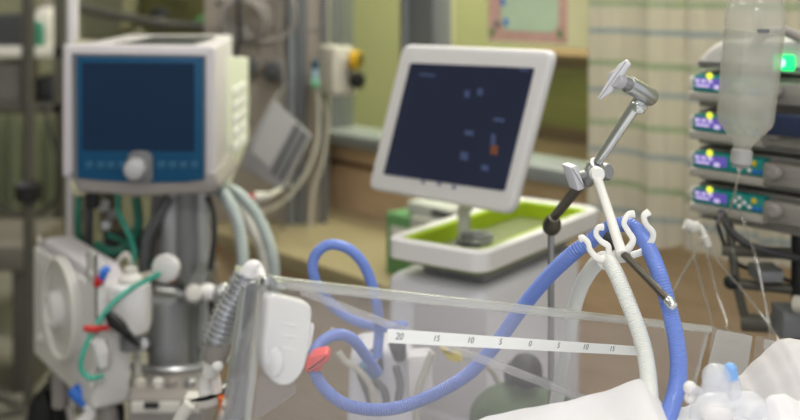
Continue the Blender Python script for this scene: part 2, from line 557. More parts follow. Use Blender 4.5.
# curtain: pleated sheet on the right, striped cream cloth
def curtain_mat():
    m = bpy.data.materials.new('striped_cream_cloth'); m.use_nodes = True
    nt = m.node_tree; L = nt.links; b = nt.nodes['Principled BSDF']; b.inputs['Roughness'].default_value = .9
    tc = nt.nodes.new('ShaderNodeTexCoord'); sx = nt.nodes.new('ShaderNodeSeparateXYZ'); L.new(tc.outputs['Object'], sx.inputs[0])
    def stripe(period, phase, width):
        a = nt.nodes.new('ShaderNodeMath'); a.operation = 'ADD'; a.inputs[1].default_value = phase; L.new(sx.outputs['Z'], a.inputs[0])
        d = nt.nodes.new('ShaderNodeMath'); d.operation = 'DIVIDE'; d.inputs[1].default_value = period; L.new(a.outputs[0], d.inputs[0])
        f = nt.nodes.new('ShaderNodeMath'); f.operation = 'FRACT'; L.new(d.outputs[0], f.inputs[0])
        c = nt.nodes.new('ShaderNodeMath'); c.operation = 'LESS_THAN'; c.inputs[1].default_value = width; L.new(f.outputs[0], c.inputs[0])
        return c
    base = nt.nodes.new('ShaderNodeMix'); base.data_type = 'RGBA'
    base.inputs[6].default_value = lin('#d2cbc1'); base.inputs[7].default_value = lin('#b3bba4')
    L.new(stripe(.143, .02, .12).outputs[0], base.inputs[0])
    mx = nt.nodes.new('ShaderNodeMix'); mx.data_type = 'RGBA'; mx.inputs[7].default_value = lin('#b1b7ba')
    L.new(base.outputs[2], mx.inputs[6]); L.new(stripe(.143, .085, .11).outputs[0], mx.inputs[0])
    L.new(mx.outputs[2], b.inputs['Base Color'])
    return m


CF = WF.off(.14)
c0, c1 = CF.pix(588, 150)[0], CF.pix(862, 150)[0]
zb = CF.pix(600, 232)[1]
mb = MB(); bm = mb.bm
n = 260
cols = []
for i in range(n + 1):
    f = i / n; a = c0 + (c1 - c0) * f
    ph = f * 30 + 1.3 * math.sin(f * 17)
    d = .013 * math.sin(ph) + .007 * math.sin(ph * 1.9 + 1)
    col = []
    for j, z in enumerate((zb, zb + .25, zb + .6, 2.6)):
        k = 1.15 - .2 * j
        col.append(bm.verts.new(CF.P(a + .006 * math.sin(ph * .5 + j), z + (.008 * math.sin(ph * .6) if j == 0 else 0), d * k)))
    cols.append(col)
for i in range(n):
    for j in range(3):
        bm.faces.new((cols[i][j], cols[i + 1][j], cols[i + 1][j + 1], cols[i][j + 1]))
bmesh.ops.solidify(bm, geom=bm.faces[:], thickness=.002)
cu = mb.build('curtain', curtain_mat(), angle=70)
tag(cu, 'cream curtain with thin blue and green stripes hanging behind the infusion pumps', 'curtain')
rail = MB().cyl(CF.P(c0 - .3, 2.612), CF.P(c1 + .1, 2.612), .013)
for k in range(3):
    q = CF.P(c0 + k * .4, 2.61); rail.cyl(q, q + V((0, 0, .14)), .006)
tag(rail.build('curtain_rail', M['steel']), 'steel rail under the ceiling carrying the striped curtain', 'curtain rail')

# ---- far left: storage rack with its load
YR = 4.5
t = thing('storage_rack', 'dark metal storage rack at the far left of the room', 'rack', (at(20, 0, YR).x, YR, 0))
for px in (28, 60, -60):
    MB().box(at(px, 0, YR).x - .02, at(px, 0, YR).x + .02, YR - .02, YR + .02, 0, 2.3).build('post', M['rack'], t)
for py in (52, 108, 232):
    MB().box(at(-70, 0, YR).x, at(64, 0, YR).x, YR - .02, YR + .45, at(0, py + 5, YR).z, at(0, py - 5, YR).z, .004).build('shelf', M['offwhite'] if py == 52 else M['rack'], t)
zt = at(0, 47, YR).z
def jar(px, r, h, Y, z, name, m, lab, cat, lidm):
    x = at(px, 0, Y).x
    t = thing(name, lab, cat, (x, Y, z))
    MB().lathe((x, Y, z), (0, 0, 1), [(r * .9, 0), (r, .01), (r, h * .75), (r * .8, h * .88), (r * .5, h * .92), (r * .5, h * .93)]).build('body', M[m], t)
    MB().lathe((x, Y, z + h * .93), (0, 0, 1), [(r * .55, 0), (r * .55, h * .1), (r * .45, h * .13)]).build('cap', M[lidm], t)
jar(48, .055, .17, YR + .15, zt, 'plastic_jar', 'offwhite', 'round whitish jar on the upper shelf of the far rack', 'jar', 'taupe')
jar(36, .035, .11, YR + .10, zt, 'plastic_jar', 'greentube', 'small dark green jar beside the whitish jar on the rack', 'jar', 'offwhite')
x = at(8, 0, YR).x
o = MB().box(x - .08, x + .05, YR + .05, YR + .3, zt, zt + .13, .01).build('storage_box', M['darkgrey']); tag(o, 'dark storage box on the upper rack shelf at the picture edge', 'box')
z2 = at(0, 103, YR).z
o = MB().box(x - .09, x + .03, YR + .05, YR + .3, z2, z2 + .16, .01).build('storage_box', M['taupe']); tag(o, 'brown grey storage box on the lower rack shelf at the picture edge', 'box')
o = MB().box(at(40, 0, YR).x - .04, at(40, 0, YR).x + .07, YR + .05, YR + .3, z2, z2 + .1, .01).build('storage_box', M['darkgrey']); tag(o, 'dark grey storage box on the lower rack shelf beside the ventilator', 'box')
# pale green drape (bed cover) under the shelves
mb = MB(); bm = mb.bm; n = 60; rows = []
x0, x1 = at(-40, 0, 4.4).x, at(56, 0, 4.4).x
for i in range(n + 1):
    f = i / n
    rows.append([bm.verts.new((x0 + (x1 - x0) * f, 4.40 + .02 * math.sin(f * 30) * (1 - j * .3), z)) for j, z in enumerate((at(0, 208, 4.4).z, at(0, 160, 4.4).z, at(0, 120, 4.4).z + .02 * math.sin(f * 3)))])
for i in range(n):
    for j in range(2):
        bm.faces.new((rows[i][j], rows[i + 1][j], rows[i + 1][j + 1], rows[i][j + 1]))
bmesh.ops.solidify(bm, geom=bm.faces[:], thickness=.004)
tag(mb.build('drape', mat('pale_green_cloth', '#8d9478', .8, var=.1), angle=70), 'pale green cloth hanging under the shelf of the far rack', 'cloth')
# thin stand in front of the rack
t = thing('drip_stand', 'dark drip stand with a black clamp in front of the far rack', 'stand', (at(28, 0, 3.6).x, 3.6, 0))
x = at(29, 0, 3.6).x
MB().cyl((x, 3.6, .03), (x, 3.6, 2.2), .018).build('pole', M['rack'], t)
MB().lathe((x, 3.6, at(0, 203, 3.6).z), (0, 0, 1), [(.02, 0), (.045, .015), (.045, .06), (.02, .075)]).build('clamp', M['black'], t)
for k in range(5):
    a = k * 2 * PI / 5; MB().tube([(x, 3.6, .06), (x + .15 * math.cos(a), 3.6 + .15 * math.sin(a), .06), (x + .3 * math.cos(a), 3.6 + .3 * math.sin(a), .03)], .016, 8).build('leg', M['rack'], t)
mb = MB().tube([at(-30, 195, 4.0), at(0, 207, 4.0), at(18, 216, 4.0), at(34, 216, 4.0), at(52, 204, 4.0), at(62, 180, 4.0), at(50, 130, 4.02), at(42, 100, 4.05)], .007, 8)
tag(mb.build('cable', M['cable_dark']), 'dark thin cable looped past the black clamp of the drip stand', 'cable')
# low grey bench under the far rack
t = thing('bench', 'dim grey bench below the far rack', 'bench', (at(5, 0, 4.0).x, 4.0, 0))
MB().box(at(-90, 0, 4.0).x, at(40, 0, 4.0).x, 3.85, 4.3, at(0, 262, 4.0).z, at(0, 236, 4.0).z, .02).build('bench_top', mat('dim_taupe', '#6e695f', .6), t)
for px in (-80, 30):
    MB().box(at(px, 0, 4.0).x - .03, at(px, 0, 4.0).x + .03, 3.9, 4.2, 0, at(0, 261, 4.0).z, .004).build('leg', M['rack'], t)
# wide white upright pole above the ventilator's corner
t = thing('equipment_pole', 'tall white pole behind the ventilator reaching down to the square valve unit', 'pole', (at(70, 0, 2.56).x, 2.56, 0))
MB().cyl((at(70, 0, 2.56).x, 2.56, .02), (at(70, 0, 2.56).x, 2.56, 2.2), .0085).build('tube', M['shell'], t)
MB().cyl((at(72, 0, 2.56).x, 2.575, at(0, 40, 2.56).z), (at(72, 0, 2.56).x, 2.575, 2.2), .011).build('outer_sleeve', M['shell'], t)
MB().cyl((at(70, 0, 2.56).x, 2.56, 0), (at(70, 0, 2.56).x, 2.56, .03), .12, bev=.008).build('base', M['midgrey'], t)

# ---- pillar fittings
def wall_wheel(px, py, r, lab):
    o = at(px, py, YP)
    t = thing('outlet_valve', lab, 'valve', o)
    MB().lathe((o.x, YP, o.z), (0, -1, 0), [(r, 0), (r, .02), (r * .8, .03)]).build('rosette', M['taupe'], t)
    MB().lathe((o.x, YP - .03, o.z), (0, -1, 0), [(r * .45, 0), (r * .45, .03), (r * .75, .035), (r * .7, .055), (r * .3, .06)]).build('knob', M['darkgrey'], t)
wall_wheel(252, 66, .034, 'dark gas outlet valve on the beige panel right next to the ventilator')
wall_wheel(276, 70, .040, 'dark gas outlet valve on the beige panel beside the grey pipe')
o = at(277, 70, YP)
# flowmeter and suction regulator
o = at(317, 72, 3.38)
t = thing('flowmeter', 'small flowmeter with blue cap and green glowing bowl between pipe and regulator', 'flowmeter', o)
MB().cyl(at(317, 69, 3.36), at(317, 60, 3.36), .017, bev=.003).build('cap', mat('dark_blue_plastic', '#24566e', .4), t)
MB().cyl(at(317, 82, 3.36), at(317, 69, 3.36), .019, bev=.003).build('tube', mat('pale_blue_plastic', '#9fc0cc', .3), t)
MB().ball(at(317, 82, 3.36), .022, (1, 1, .9)).build('bowl', mat('mint_plastic', '#8fd8b0', .3), t)
MB().cyl(at(317, 74, 3.36), at(317, 74, 3.45), .01).build('bracket', M['taupe'], t)
rg = at(343, 95, 3.4)
RF = Frame(at(343, 72, 3.32), (.82, .57, 0))
t = thing('suction_regulator', 'white suction regulator with yellow gauge and black knob on the wall', 'regulator', rg)
q = RF.poly([(330, 46), (352, 46), (353, 68), (355, 72), (353, 95), (330, 95), (329, 72)])
MB().prism(RF, rpoly(q, .012), -.08, .02, .012).build('body', mat('regulator_white', '#bdb8ac', .5), t)
GO = at(353, 60, 3.30)
MB().lathe(GO, (.9, -.45, 0), [(.029, 0), (.029, .02), (.024, .024)]).build('gauge', mat('gauge_yellow', '#c79d1a', .4), t)
MB().lathe(GO + V((.9, -.45, 0)) * .0205, (.9, -.45, 0), [(.022, 0), (.022, .005)]).build('dial', mat('gauge_dark', '#6b5a1e', .4), t)
KO = at(351, 80, 3.30)
MB().lathe(KO, (.9, -.45, 0), [(.014, 0), (.014, .012), (.024, .014), (.024, .034), (.018, .038)]).build('knob', M['black'], t)
MB().cyl(at(342, 47, 3.34), at(342, 41, 3.34), .012).build('nipple', M['midgrey'], t)
MB().cyl(at(336, 70, 3.36), at(336, 70, 3.55), .014).build('bracket', M['taupe'], t)
mb = MB().tube([at(317, 86, 3.36), at(319, 115, 3.34), at(317, 145, 3.32), at(305, 175, 3.3), at(285, 200, 3.28), at(262, 212, 3.26), at(240, 208, 3.24), at(232, 190, 3.24)], .006, 8)
tag(mb.build('oxygen_tube', M['cable']), 'thin whitish tube hanging in a loop from the flowmeter', 'tube')
mb = MB().tube([at(319, 92, 3.38), at(327, 120, 3.37), at(323, 160, 3.36), at(312, 200, 3.36), at(310, 260, 3.37), at(311, 330, 3.37)], .006, 8)
tag(mb.build('oxygen_tube', M['cable']), 'straight whitish tube running down the pillar edge below the flowmeter', 'tube')
# coiled cables hanging at the top of the pillar
for (cx, cy, R, nn, m, lab) in ((246, 20, .075, 4, 'taupe', 'tight coil of grey cable at the top, nearest the ventilator'), (268, 14, .09, 2, 'taupe', 'loose coil of two grey cable turns hanging at the top of the beige panel')):
    mb = MB()
    for k in range(nn):
        o = at(cx, cy, YP - .06 - .014 * k)
        mb.torus(o, (.25 * k - .3, 1, .1 * k), R * (1 - .07 * k), .0065, 40, 8)
    o = at(cx, cy, YP - .05)
    mb.cyl(o + V((0, -.03, R)), o + V((0, .05, R + .01)), .008)
    tag(mb.build('cable_coil', M[m]), lab, 'cable')
mb = MB().tube([at(236, -20, 3.3), at(240, 30, 3.3), at(236, 60, 3.3), at(240, 100, 3.3), at(250, 125, 3.3)], .008, 8)
tag(mb.build('cable', M['cable_dark']), 'dark cable hanging beside the ventilator housing in front of the beige panel', 'cable')
mb = MB().tube([at(282, -20, 3.3), at(280, 40, 3.32), at(284, 90, 3.33), at(278, 130, 3.33), at(284, 190, 3.34), at(280, 260, 3.34)], .0045, 8)
tag(mb.build('cable', M['taupe']), 'grey cable hanging down beside the grey pipe', 'cable')
# grey document folder hanging tilted from the pillar
DF = Frame(at(278, 145, 3.1), (.97, -.22, .0), (.1, .3, 1))
t = thing('document_folder', 'tilted grey folder with dark spine stripes hanging beside the ventilator', 'folder', DF.W(278, 190))
MB().prism(DF, rpoly(DF.poly([(273, 99), (311, 135), (283, 191), (242, 168), (250, 140)]), .01), -.02, .006, .004).build('cover', M['fold'], t)
MB().prism(DF, DF.poly([(275, 101), (296, 121), (270, 168), (252, 152)]), .006, .009).build('label_sheet', mat('pale_grey_card', '#a3a2a3', .6), t)
for k in range(3):
    q = [(297 + 4 * k, 124 + 4 * k), (300 + 4 * k, 127 + 4 * k), (275 + 4 * k, 176 + 3 * k), (272 + 4 * k, 174 + 3 * k)]
    MB().prism(DF, DF.poly(q), .006, .009).build('stripe', M['darkgrey'] if k != 1 else M['midgrey'], t)
MB().tube([DF.W(273, 103), at(280, 92, 3.25), at(286, 86, 3.36), (at(288, 84, 3.42).x, 3.45, at(288, 84, 3.42).z)], .004, 8).build('strap', M['midgrey'], t)
# small red and white connectors below the folder
t = thing('tube_connector', 'red collared white connector below the tilted grey folder', 'connector', at(250, 205, 2.9))
MB().cyl(at(243, 200, 2.9), at(256, 198, 2.9), .012).build('collar', M['red'], t)
MB().cyl(at(256, 198, 2.9), at(268, 196, 2.9), .016, .010).build('socket', M['offwhite'], t)
MB().tube([at(268, 196, 2.9), at(283, 188, 3.1), (at(290, 185, 3.43).x, 3.45, at(290, 185, 3.43).z)], .006).build('tube', M['offwhite'], t)
for (px, py, m, lab) in ((257, 275, 'red', 'red gas outlet cap on the beige panel beside the grey hoses'), (224, 241, 'orange', 'orange gas outlet cap seen between column and grey hoses'), (306, 272, 'red', 'red gas outlet cap at the pillar edge beside the blue loop')):
    o = at(px, py, YP)
    t = thing('gas_outlet', lab, 'gas outlet', o)
    MB().lathe(o, (0, -1, 0), [(.03, 0), (.03, .012), (.02, .018)]).build('rosette', M['taupe'], t)
    MB().lathe(o + V((0, -.018, 0)), (0, -1, 0), [(.02, 0), (.02, .03), (.012, .034)]).build('cap', M[m], t)

# clutter above the ventilator, far behind
t = thing('equipment_bag', 'olive green equipment bag hanging behind the top of the ventilator', 'bag', at(185, 40, 4.0))
q = frontal(4.0)
MB().prism(q, rpoly(q.poly([(128, -30), (222, -30), (228, 20), (215, 38), (190, 46), (150, 44), (132, 20)]), .06), -.12, 0, .05, 4).build('body', mat('olive_cloth', '#6a6a42', .8, var=.5, scale=9), t)
MB().tube([at(140, -30, 3.97), at(165, -55, 3.97), at(200, -55, 3.97), at(218, -30, 3.97)], .012).build('handle', M['darkgrey'], t)
for px, py, m in ((160, 14, 'darkgrey'), (203, 22, 'greenbox')):
    MB().ball(at(px, py, 4.0), .03, (1.2, .5, .8)).build('buckle', M[m], t)
MB().ball(at(223, 10, 3.97), .025, (1, .6, 1)).build('white_toggle', M['white'], t)
MB().cyl(at(178, -40, 4.06), at(178, -130, 4.06), .012).build('hanger', M['rack'], t)
o = MB().prism(frontal(3.8), rpoly(frontal(3.8).poly([(78, -30), (128, -30), (122, 30), (108, 40), (80, 40)]), .03), -.3, 0, .02).build('cabinet', M['farwall'])
t = thing('wall_bracket', 'dark grey jointed wall bracket behind the ventilator top', 'bracket', at(150, 30, 3.7))
MB().cyl(at(80, 8, 3.7), at(160, 24, 3.7), .016).build('upper_tube', M['rack'], t)
MB().cyl(at(160, 24, 3.7), at(212, 28, 3.6), .016).build('lower_tube', M['rack'], t)
MB().ball(at(160, 24, 3.7), .026).build('joint', M['rack'], t)
MB().tube([at(212, 28, 3.6), at(216, 10, 3.5), (at(222, 0, YP).x, YP - .005, at(222, 0, YP).z)], .014).build('wall_mount', M['rack'], t)
tag(o, 'dull olive cabinet behind the corner of the ventilator', 'cabinet')
# ================================================================== VENTILATOR AND ITS SURROUNDINGS
FV = frontal(2.2)
vt = thing('ventilator', 'big box shaped ventilator with a dark blue screen and round grey dial', 'ventilator', (at(150, 0, 2.4).x, 2.42, 0))
q = FV.poly([(62, 46), (228, 47.5), (228, 150), (222, 176), (212, 179.5), (180, 183), (140, 184), (100, 181.5), (62, 177)])
# front moulding: face set back at the right by a wide chamfer
mb = MB()
mb.prism(FV, rpoly(FV.poly([(62, 45), (214, 47), (214, 179), (180, 183), (140, 184), (100, 181.5), (62, 177)]), .006), -.05, 0, .006, 3)
xr = FV.pix(214, 100)[0]; xr2 = at(233, 0, 2.46).x
zt, zb = at(0, 47, 2.2).z, at(0, 178, 2.2).z
xl = FV.pix(62, 100)[0]
# top/right shell as a prism seen from above
fr_top = Frame((0, 0, zb), (1, 0, 0), (0, 1, 0)); fr_top.n = V((0, 0, 1))
mb.prism(fr_top, rpoly([(xl + .002, 2.24), (xr - .001, 2.24), (xr - .001, 2.27), (-.384, 2.48), (-.411, 2.72), (xl + .002, 2.72)], .008), 0.004, zt - zb - .001, .006, 2)
mb.build('housing', M['shell'], vt)
# screen area
mb = MB(); mb.prism(FV, rpoly(FV.poly([(72, 53), (206, 55), (206, 180), (180, 182.5), (140, 183), (100, 181), (73, 178.5)]), .004), 0, .0025)
mb.build('screen_surround', M['midgrey'], vt)
bz = MB().prism(FV, FV.poly([(77, 56), (204, 57), (204, 179.5), (180, 182), (140, 182.6), (100, 180), (78, 177.5)]), .0025, .005, .001).build('front_panel', M['blue_bezel'], vt)
MB().prism(FV, rpoly(FV.poly([(83, 62), (195, 63), (195, 151), (83, 150)]), .003), .005, .0065).build('display', M['blue_screen'], vt, label='dark navy display')
for k in range(4):
    MB().prism(FV, FV.poly([(86 + 11 * k, 161), (94 + 11 * k, 161), (94 + 11 * k, 168), (86 + 11 * k, 168)]), .005, .0075, .0008).build('button', M['blue_button'], vt)
    MB().prism(FV, FV.poly([(158 + 11 * k, 161), (166 + 11 * k, 161), (166 + 11 * k, 168), (158 + 11 * k, 168)]), .005, .0075, .0008).build('button', M['blue_button'], vt)
MB().prism(FV, rpoly(FV.poly([(128, 182), (128, 155), (134, 150), (148, 150), (154, 155), (154, 182)]), .012), .005, .012, .003).build('dial_surround', M['midgrey'], vt)
o = FV.W(136, 168, .012)
MB().lathe(o, (0, -1, 0), [(.021, 0), (.021, .012), (.019, .022), (.013, .026), (.004, .027)]).build('dial', M['grey'] if 0 else mat('dial_grey', '#b4b3b5', .35), vt, label='round light grey dial')
# grille on the top
x0, x1 = at(118, 0, 2.2).x, at(188, 0, 2.2).x
g = MB().box(x0, x1, 2.245, 2.53, zt - .004, zt + .003, .002).build('top_grille', M['midgrey'], vt)
mb = MB()
for k in range(14):
    xx = x0 + (x1 - x0) * (k + .5) / 14; mb.box(xx - .0025, xx + .0025, 2.255, 2.52, zt + .003, zt + .0055)
mb.build('grille_bars', M['darkgrey'], g)
MB().box(at(104, 0, 2.2).x, at(107, 0, 2.2).x, 2.24, 2.36, zt - .003, zt + .002).build('slot', M['darkgrey'], vt)
# rear body
fy = Frame((at(228, 0, 2.46).x, 0, 0), (0, 1, 0)); fy.n = V((1, 0, 0)); fy.u = V((0, 1, 0)); fy.v = V((0, 0, 1))
zf = lambda py, Y: at(0, py, Y).z
prof = [(2.44, zf(56, 2.46)), (2.80, zf(57, 2.80)), (2.80, zf(140, 2.80)), (2.47, zf(192, 2.47)), (2.44, zf(192, 2.47))]
MB().prism(fy, rpoly(prof, .012), -.30, 0, .006).build('rear_body', M['shell_side'], vt)
for j in range(5):
    for k in range(2):
        y0 = 2.53 + .10 * k; y1 = y0 + .075
        zc = zf(90 + 13.5 * j, 2.6)
        MB().prism(fy, [(y0, zc - .012), (y1, zc - .008), (y1, zc + .010), (y0, zc + .010)], 0, .006, .002).build('vent', M['white'], vt)
MB().box(fy.o.x - .004, fy.o.x + .002, 2.475, 2.485, zf(172, 2.48), zf(145, 2.48)).build('side_slot', M['taupe'], vt)
# grey underside tray
FU = frontal(2.195)
MB().prism(FU, rpoly(FU.poly([(67, 172), (140, 176), (214, 172), (221, 186), (214, 194), (140, 197), (78, 193)]), .006), -.24, -.003, .008, 3).build('base_tray', M['taupe'], vt)
zu = at(0, 194, 2.3).z
M['column_light'] = mat('column_grey', '#bdbfc0', .35, .3)
for px, r, m in ((171, .020, 'column_light'), (187, .024, 'grey'), (203, .016, 'column_light')):
    x = at(px, 0, 2.36).x
    MB().cyl((x, 2.36, .06), (x, 2.36, zu), r).build('column', M[m], vt)
MB().tube([at(170, 197, 2.34), at(155, 222, 2.34), at(146, 244, 2.34), at(144, 290, 2.34)], .02, 12, flat=.6).build('strut', M['midgrey'], vt)
x = at(178, 0, 2.42).x
MB().box(x - .055, x + .075, 2.39, 2.45, .06, zu - .01, .01).build('spine', M['taupe'], vt)
MB().box(x - .06, x + .25, 2.34, 2.62, .03, .09, .02).build('foot', M['midgrey'], vt)
for sx in (-1, 1):
    for yy in (2.38, 2.58):
        MB().cyl((x + sx * .1 + .08 - .012, yy, .03), (x + sx * .1 + .08 + .012, yy, .03), .03).build('caster', M['black'], vt)
# cross rails and clamps on the column
rail = thing('equipment_rail', 'silver horizontal equipment rail clamped across the ventilator column', 'rail', at(185, 296, 2.165))
MB().cyl(at(156, 291, 2.165), at(234, 297, 2.165), .011, bev=.002).build('rail_bar', M['steel'], rail)
MB().box(at(186, 0, 2.18).x, at(204, 0, 2.18).x, 2.15, 2.345, at(0, 303, 2.165).z, at(0, 285, 2.165).z, .006).build('clamp', M['dull'], rail)
MB().cyl(at(194, 293, 2.15), at(194, 293, 2.12), .016, bev=.004).build('clamp_screw', M['offwhite'], rail)
MB().ball(at(222, 292, 2.16), .022, (1, .8, .8)).build('end_fitting', M['steel'], rail)
MB().ball(at(208, 292, 2.16), .018, (1.2, .8, .9)).build('end_fitting', M['white'], rail)
rail2 = thing('equipment_rail', 'lower curved metal ring rail around the ventilator column', 'rail', at(180, 350, 2.28))
MB().torus(at(180, 350, 2.29), (0, .05, 1), .135, .008, 40, 8).build('ring', M['steel'], rail2)
MB().cyl(at(204, 352, 2.17), at(204, 344, 2.17), .014).build('spacer', M['dull'], rail2)
# tall grey gas cylinder beside the column
t = thing('gas_cylinder', 'wide grey cylinder standing below the silver rail beside the ventilator column', 'cylinder', (at(168, 0, 2.24).x, 2.24, 0))
x = at(168, 0, 2.24).x
MB().lathe((x, 2.24, .1), (0, 0, 1), [(.036, 0), (.04, .01), (.04, at(0, 312, 2.2).z - .1), (.036, at(0, 304, 2.2).z - .1), (.02, at(0, 298, 2.2).z - .1)]).build('body', mat('cylinder_grey', '#97999b', .4, .2), t)
MB().lathe((x, 2.24, 0), (0, 0, 1), [(.042, 0), (.042, .09), (.041, .11)]).build('foot', M['midgrey'], t)
MB().cyl((x, 2.24, at(0, 298, 2.2).z), (x, 2.24, at(0, 287, 2.2).z), .016).build('valve', M['dull'], t)
# grey corrugated hoses from the housing
for pts, lab in (([(210, 186, 2.42), (221, 192, 2.36), (232, 208, 2.3), (240, 232, 2.28), (243, 262, 2.26), (240, 300, 2.26), (236, 340, 2.26)], 'grey green hose curving down from the ventilator, nearer the column'),
                 ([(222, 188, 2.44), (238, 194, 2.4), (254, 211, 2.36), (266, 235, 2.34), (273, 262, 2.33), (274, 300, 2.33), (270, 345, 2.33)], 'grey green hose curving down from the ventilator, outer one beside the beige panel'),
                 ([(228, 190, 2.50), (241, 206, 2.46), (252, 228, 2.44), (263, 252, 2.43), (264, 300, 2.43), (260, 350, 2.43)], 'pale grey hose between the two curved hoses below the ventilator')):
    tag(MB().tube([at(*p) for p in pts], .0125, 14, per=12, corr=.0012, pitch=.009).build('breathing_hose', M['hose_grey'] if 'pale' not in lab else M['offwhite']), lab, 'hose', 'hoses below the ventilator')
tag(MB().tube([at(207, 197, 2.3), at(213, 210, 2.29), at(214, 240, 2.28), at(210, 275, 2.28), at(212, 320, 2.28)], .006, 8).build('cable', M['cable_dark']), 'black cable running down beside the ventilator column', 'cable')

# ------------------------------------------------ square valve unit with the round cover
BX = Frame(at(33, 300, 2.36), (.56, -.83, 0))
wR = BX.pix(92, 300)[0]
bt, bb = BX.pix(33, 245)[1], BX.pix(36, 357)[1]
vu = thing('exhalation_valve_unit', 'square off white valve unit with a round cover plate beside the ventilator', 'valve unit', BX.P(wR / 2, bb - .05, -.05))
shellm = mat('valve_unit_plastic', '#d3d1cf', .42, var=.05)
MB().prism(BX, rpoly([(0, bb), (wR, bb), (wR, bt), (0, bt)], .012), -.075, 0, .008, 3).build('case', shellm, vu)
MB().prism(BX, rpoly([(.02, bt - .004), (wR - .01, bt - .004), (wR - .05, bt + .022), (.045, bt + .022)], .006), -.07, -.008, .006).build('top_cap', M['shell'], vu)
cc = BX.pix(65, 308)
plate = mat('cover_plastic', '#cac8c4', .35, var=.04)
o = BX.P(cc[0], cc[1], 0)
Rr = min(wR - cc[0] - .006, (bt - bb) * .44)
cv = MB().lathe(o, BX.n, [(Rr, 0), (Rr, .008), (Rr * .93, .014), (Rr * .87, .010), (Rr * .45, .012), (Rr * .3, .014), (Rr * .1, .014)], 48).build('round_cover', plate, vu)
MB().torus(BX.P(cc[0], cc[1], .012), BX.n, Rr * .93, .006, 48).build('rim', M['offwhite'], cv)
MB().lathe(BX.P(cc[0], cc[1], .012), BX.n, [(.036, 0), (.036, .016), (.028, .022), (.022, .016), (.005, .016)], 32).build('boss', M['white_gloss'], vu)
for k in range(4):
    a = PI / 4 + k * PI / 2
    MB().lathe(BX.P(cc[0] + (wR * .43) * (1 if math.cos(a) > 0 else -1), cc[1] + (bt - bb) * .44 * (1 if math.sin(a) > 0 else -1), 0), BX.n, [(.008, 0), (.008, .006), (.004, .007)]).build('screw', M['offwhite'], vu)
# fittings on its near edge
e = BX.P(wR, 0, -.035)
FE = Frame(e, (.83, .56, 0))
def fe(px, py, c=0.0): return FE.W(px, py, c)
MB().prism(FE, rpoly(FE.poly([(92, 250), (104, 262), (106, 366), (93, 374)]), .006), -.03, .012, .006).build('side_plate', shellm, vu)
MB().tube([fe(101, 283, .03), fe(104, 272, .035), fe(109, 268, .035)], [.006, .008, .006]).build('blue_port', M['bluec'], vu, label='blue port')
MB().tube([fe(96, 286, .03), fe(100, 279, .035)], [.006, .010]).build('red_port', M['red'], vu, label='red port')
MB().tube([fe(84, 328, .03), fe(93, 329, .04), fe(108, 328, .03)], [.005, .007, .005]).build('red_tap', M['red'], vu, label='red tap lever')
MB().tube([fe(97, 340, .03), fe(101, 352, .03), fe(103, 366, .03)], [.012, .014, .009]).build('fitting', M['white'], vu)
MB().cyl(BX.P(.06, bb - .0, -.04), BX.P(.06, bb - .10, -.04), .018).build('drain_spigot', M['taupe'], vu)
MB().cyl(BX.P(wR * .6, bb, -.04), (BX.P(wR * .6, bb, -.04).x, BX.P(wR * .6, bb, -.04).y, .03), .014).build('support_post', M['dull'], vu)
MB().lathe((BX.P(wR * .6, bb, -.04).x, BX.P(wR * .6, bb, -.04).y, 0), (0, 0, 1), [(.09, 0), (.09, .015), (.02, .035)]).build('support_foot', M['midgrey'], vu)

# white rounded canister with tubing on top
cx = at(131, 0, 2.08).x
t = thing('water_canister', 'white rounded canister between the square valve unit and the column', 'canister', (cx, 2.08, at(0, 332, 2.08).z))
z0 = at(0, 333, 2.08).z; z1 = at(0, 282, 2.08).z
MB().lathe((cx, 2.08, z0), (0, 0, 1), [(.024, 0), (.034, .006), (.038, .02), (.039, (z1 - z0) * .8), (.035, (z1 - z0) * .95), (.02, z1 - z0)]).build('body', M['white'], t)
MB().lathe((cx, 2.08, z1 - .003), (0, 0, 1), [(.022, 0), (.022, .012), (.012, .02), (.012, .03)]).build('lid', M['offwhite'], t)
MB().cyl((cx, 2.08, z0 + .002), (cx, 2.08, z0 - .03), .02, .02).build('socket', M['midgrey'], t)
MB().tube([(cx + .02, 2.08, z0 - .02), at(150, 346, 2.28), at(172, 348, 2.33)], .012).build('bracket_arm', M['dull'], t)
tag(MB().tube([at(112, 275, 2.22), at(118, 262, 2.2), at(126, 254, 2.2), at(130, 262, 2.2), at(131, 274, 2.22)], .005, 8).build('hook_tube', M['offwhite']), 'short bent whitish tube arching above the white canister', 'tube')
tag(MB().tube([at(100, 296, 2.1), at(115, 284, 2.12), at(135, 278, 2.14), at(152, 274, 2.14)], .006, 8).build('sampling_tube', M['cable']), 'pale yellowish tube running from the valve unit over the canister', 'tube')

# white sensor disc with green line
o = at(166.5, 269, 2.06)
t = thing('pressure_transducer', 'round white transducer disc at the end of the green tubing', 'transducer', o)
MB().lathe(o + V((0, .012, 0)), (-.25, -1, .1), [(.02, -.012), (.025, 0), (.0265, .006), (.026, .012), (.022, .015), (.008, .0155)], 36).build('disc', M['white_gloss'], t)
MB().cyl(o + V((0, .0, 0)), at(173, 281, 2.14), .009).build('stub', M['orange'], t, label='orange stub')
MB().tube([at(171, 279, 2.12), at(182, 283, 2.16), at(190, 290, 2.25)], .010).build('holder', M['darkgrey'], t)
tag(MB().tube([at(160, 273, 2.04), at(148, 280, 2.04), at(132, 288, 2.04), at(116, 300, 2.03), at(104, 314, 2.02), at(92, 333, 2.01), at(83, 353, 2.0), at(81, 367, 2.0), at(86, 376, 2.0), at(94, 378, 2.0), at(102, 376, 2.02)], .0048, 10).build('pressure_line', M['tealtube']), 'thin teal green line looping from the white transducer disc to the valve unit', 'tube')
t = thing('tubing_clamp', 'black tubing clamp with tapered tail pinched on the teal line', 'clamp', at(122, 330, 2.0))
FK = Frame(at(120, 325, 2.0), (1, -.2, 0))
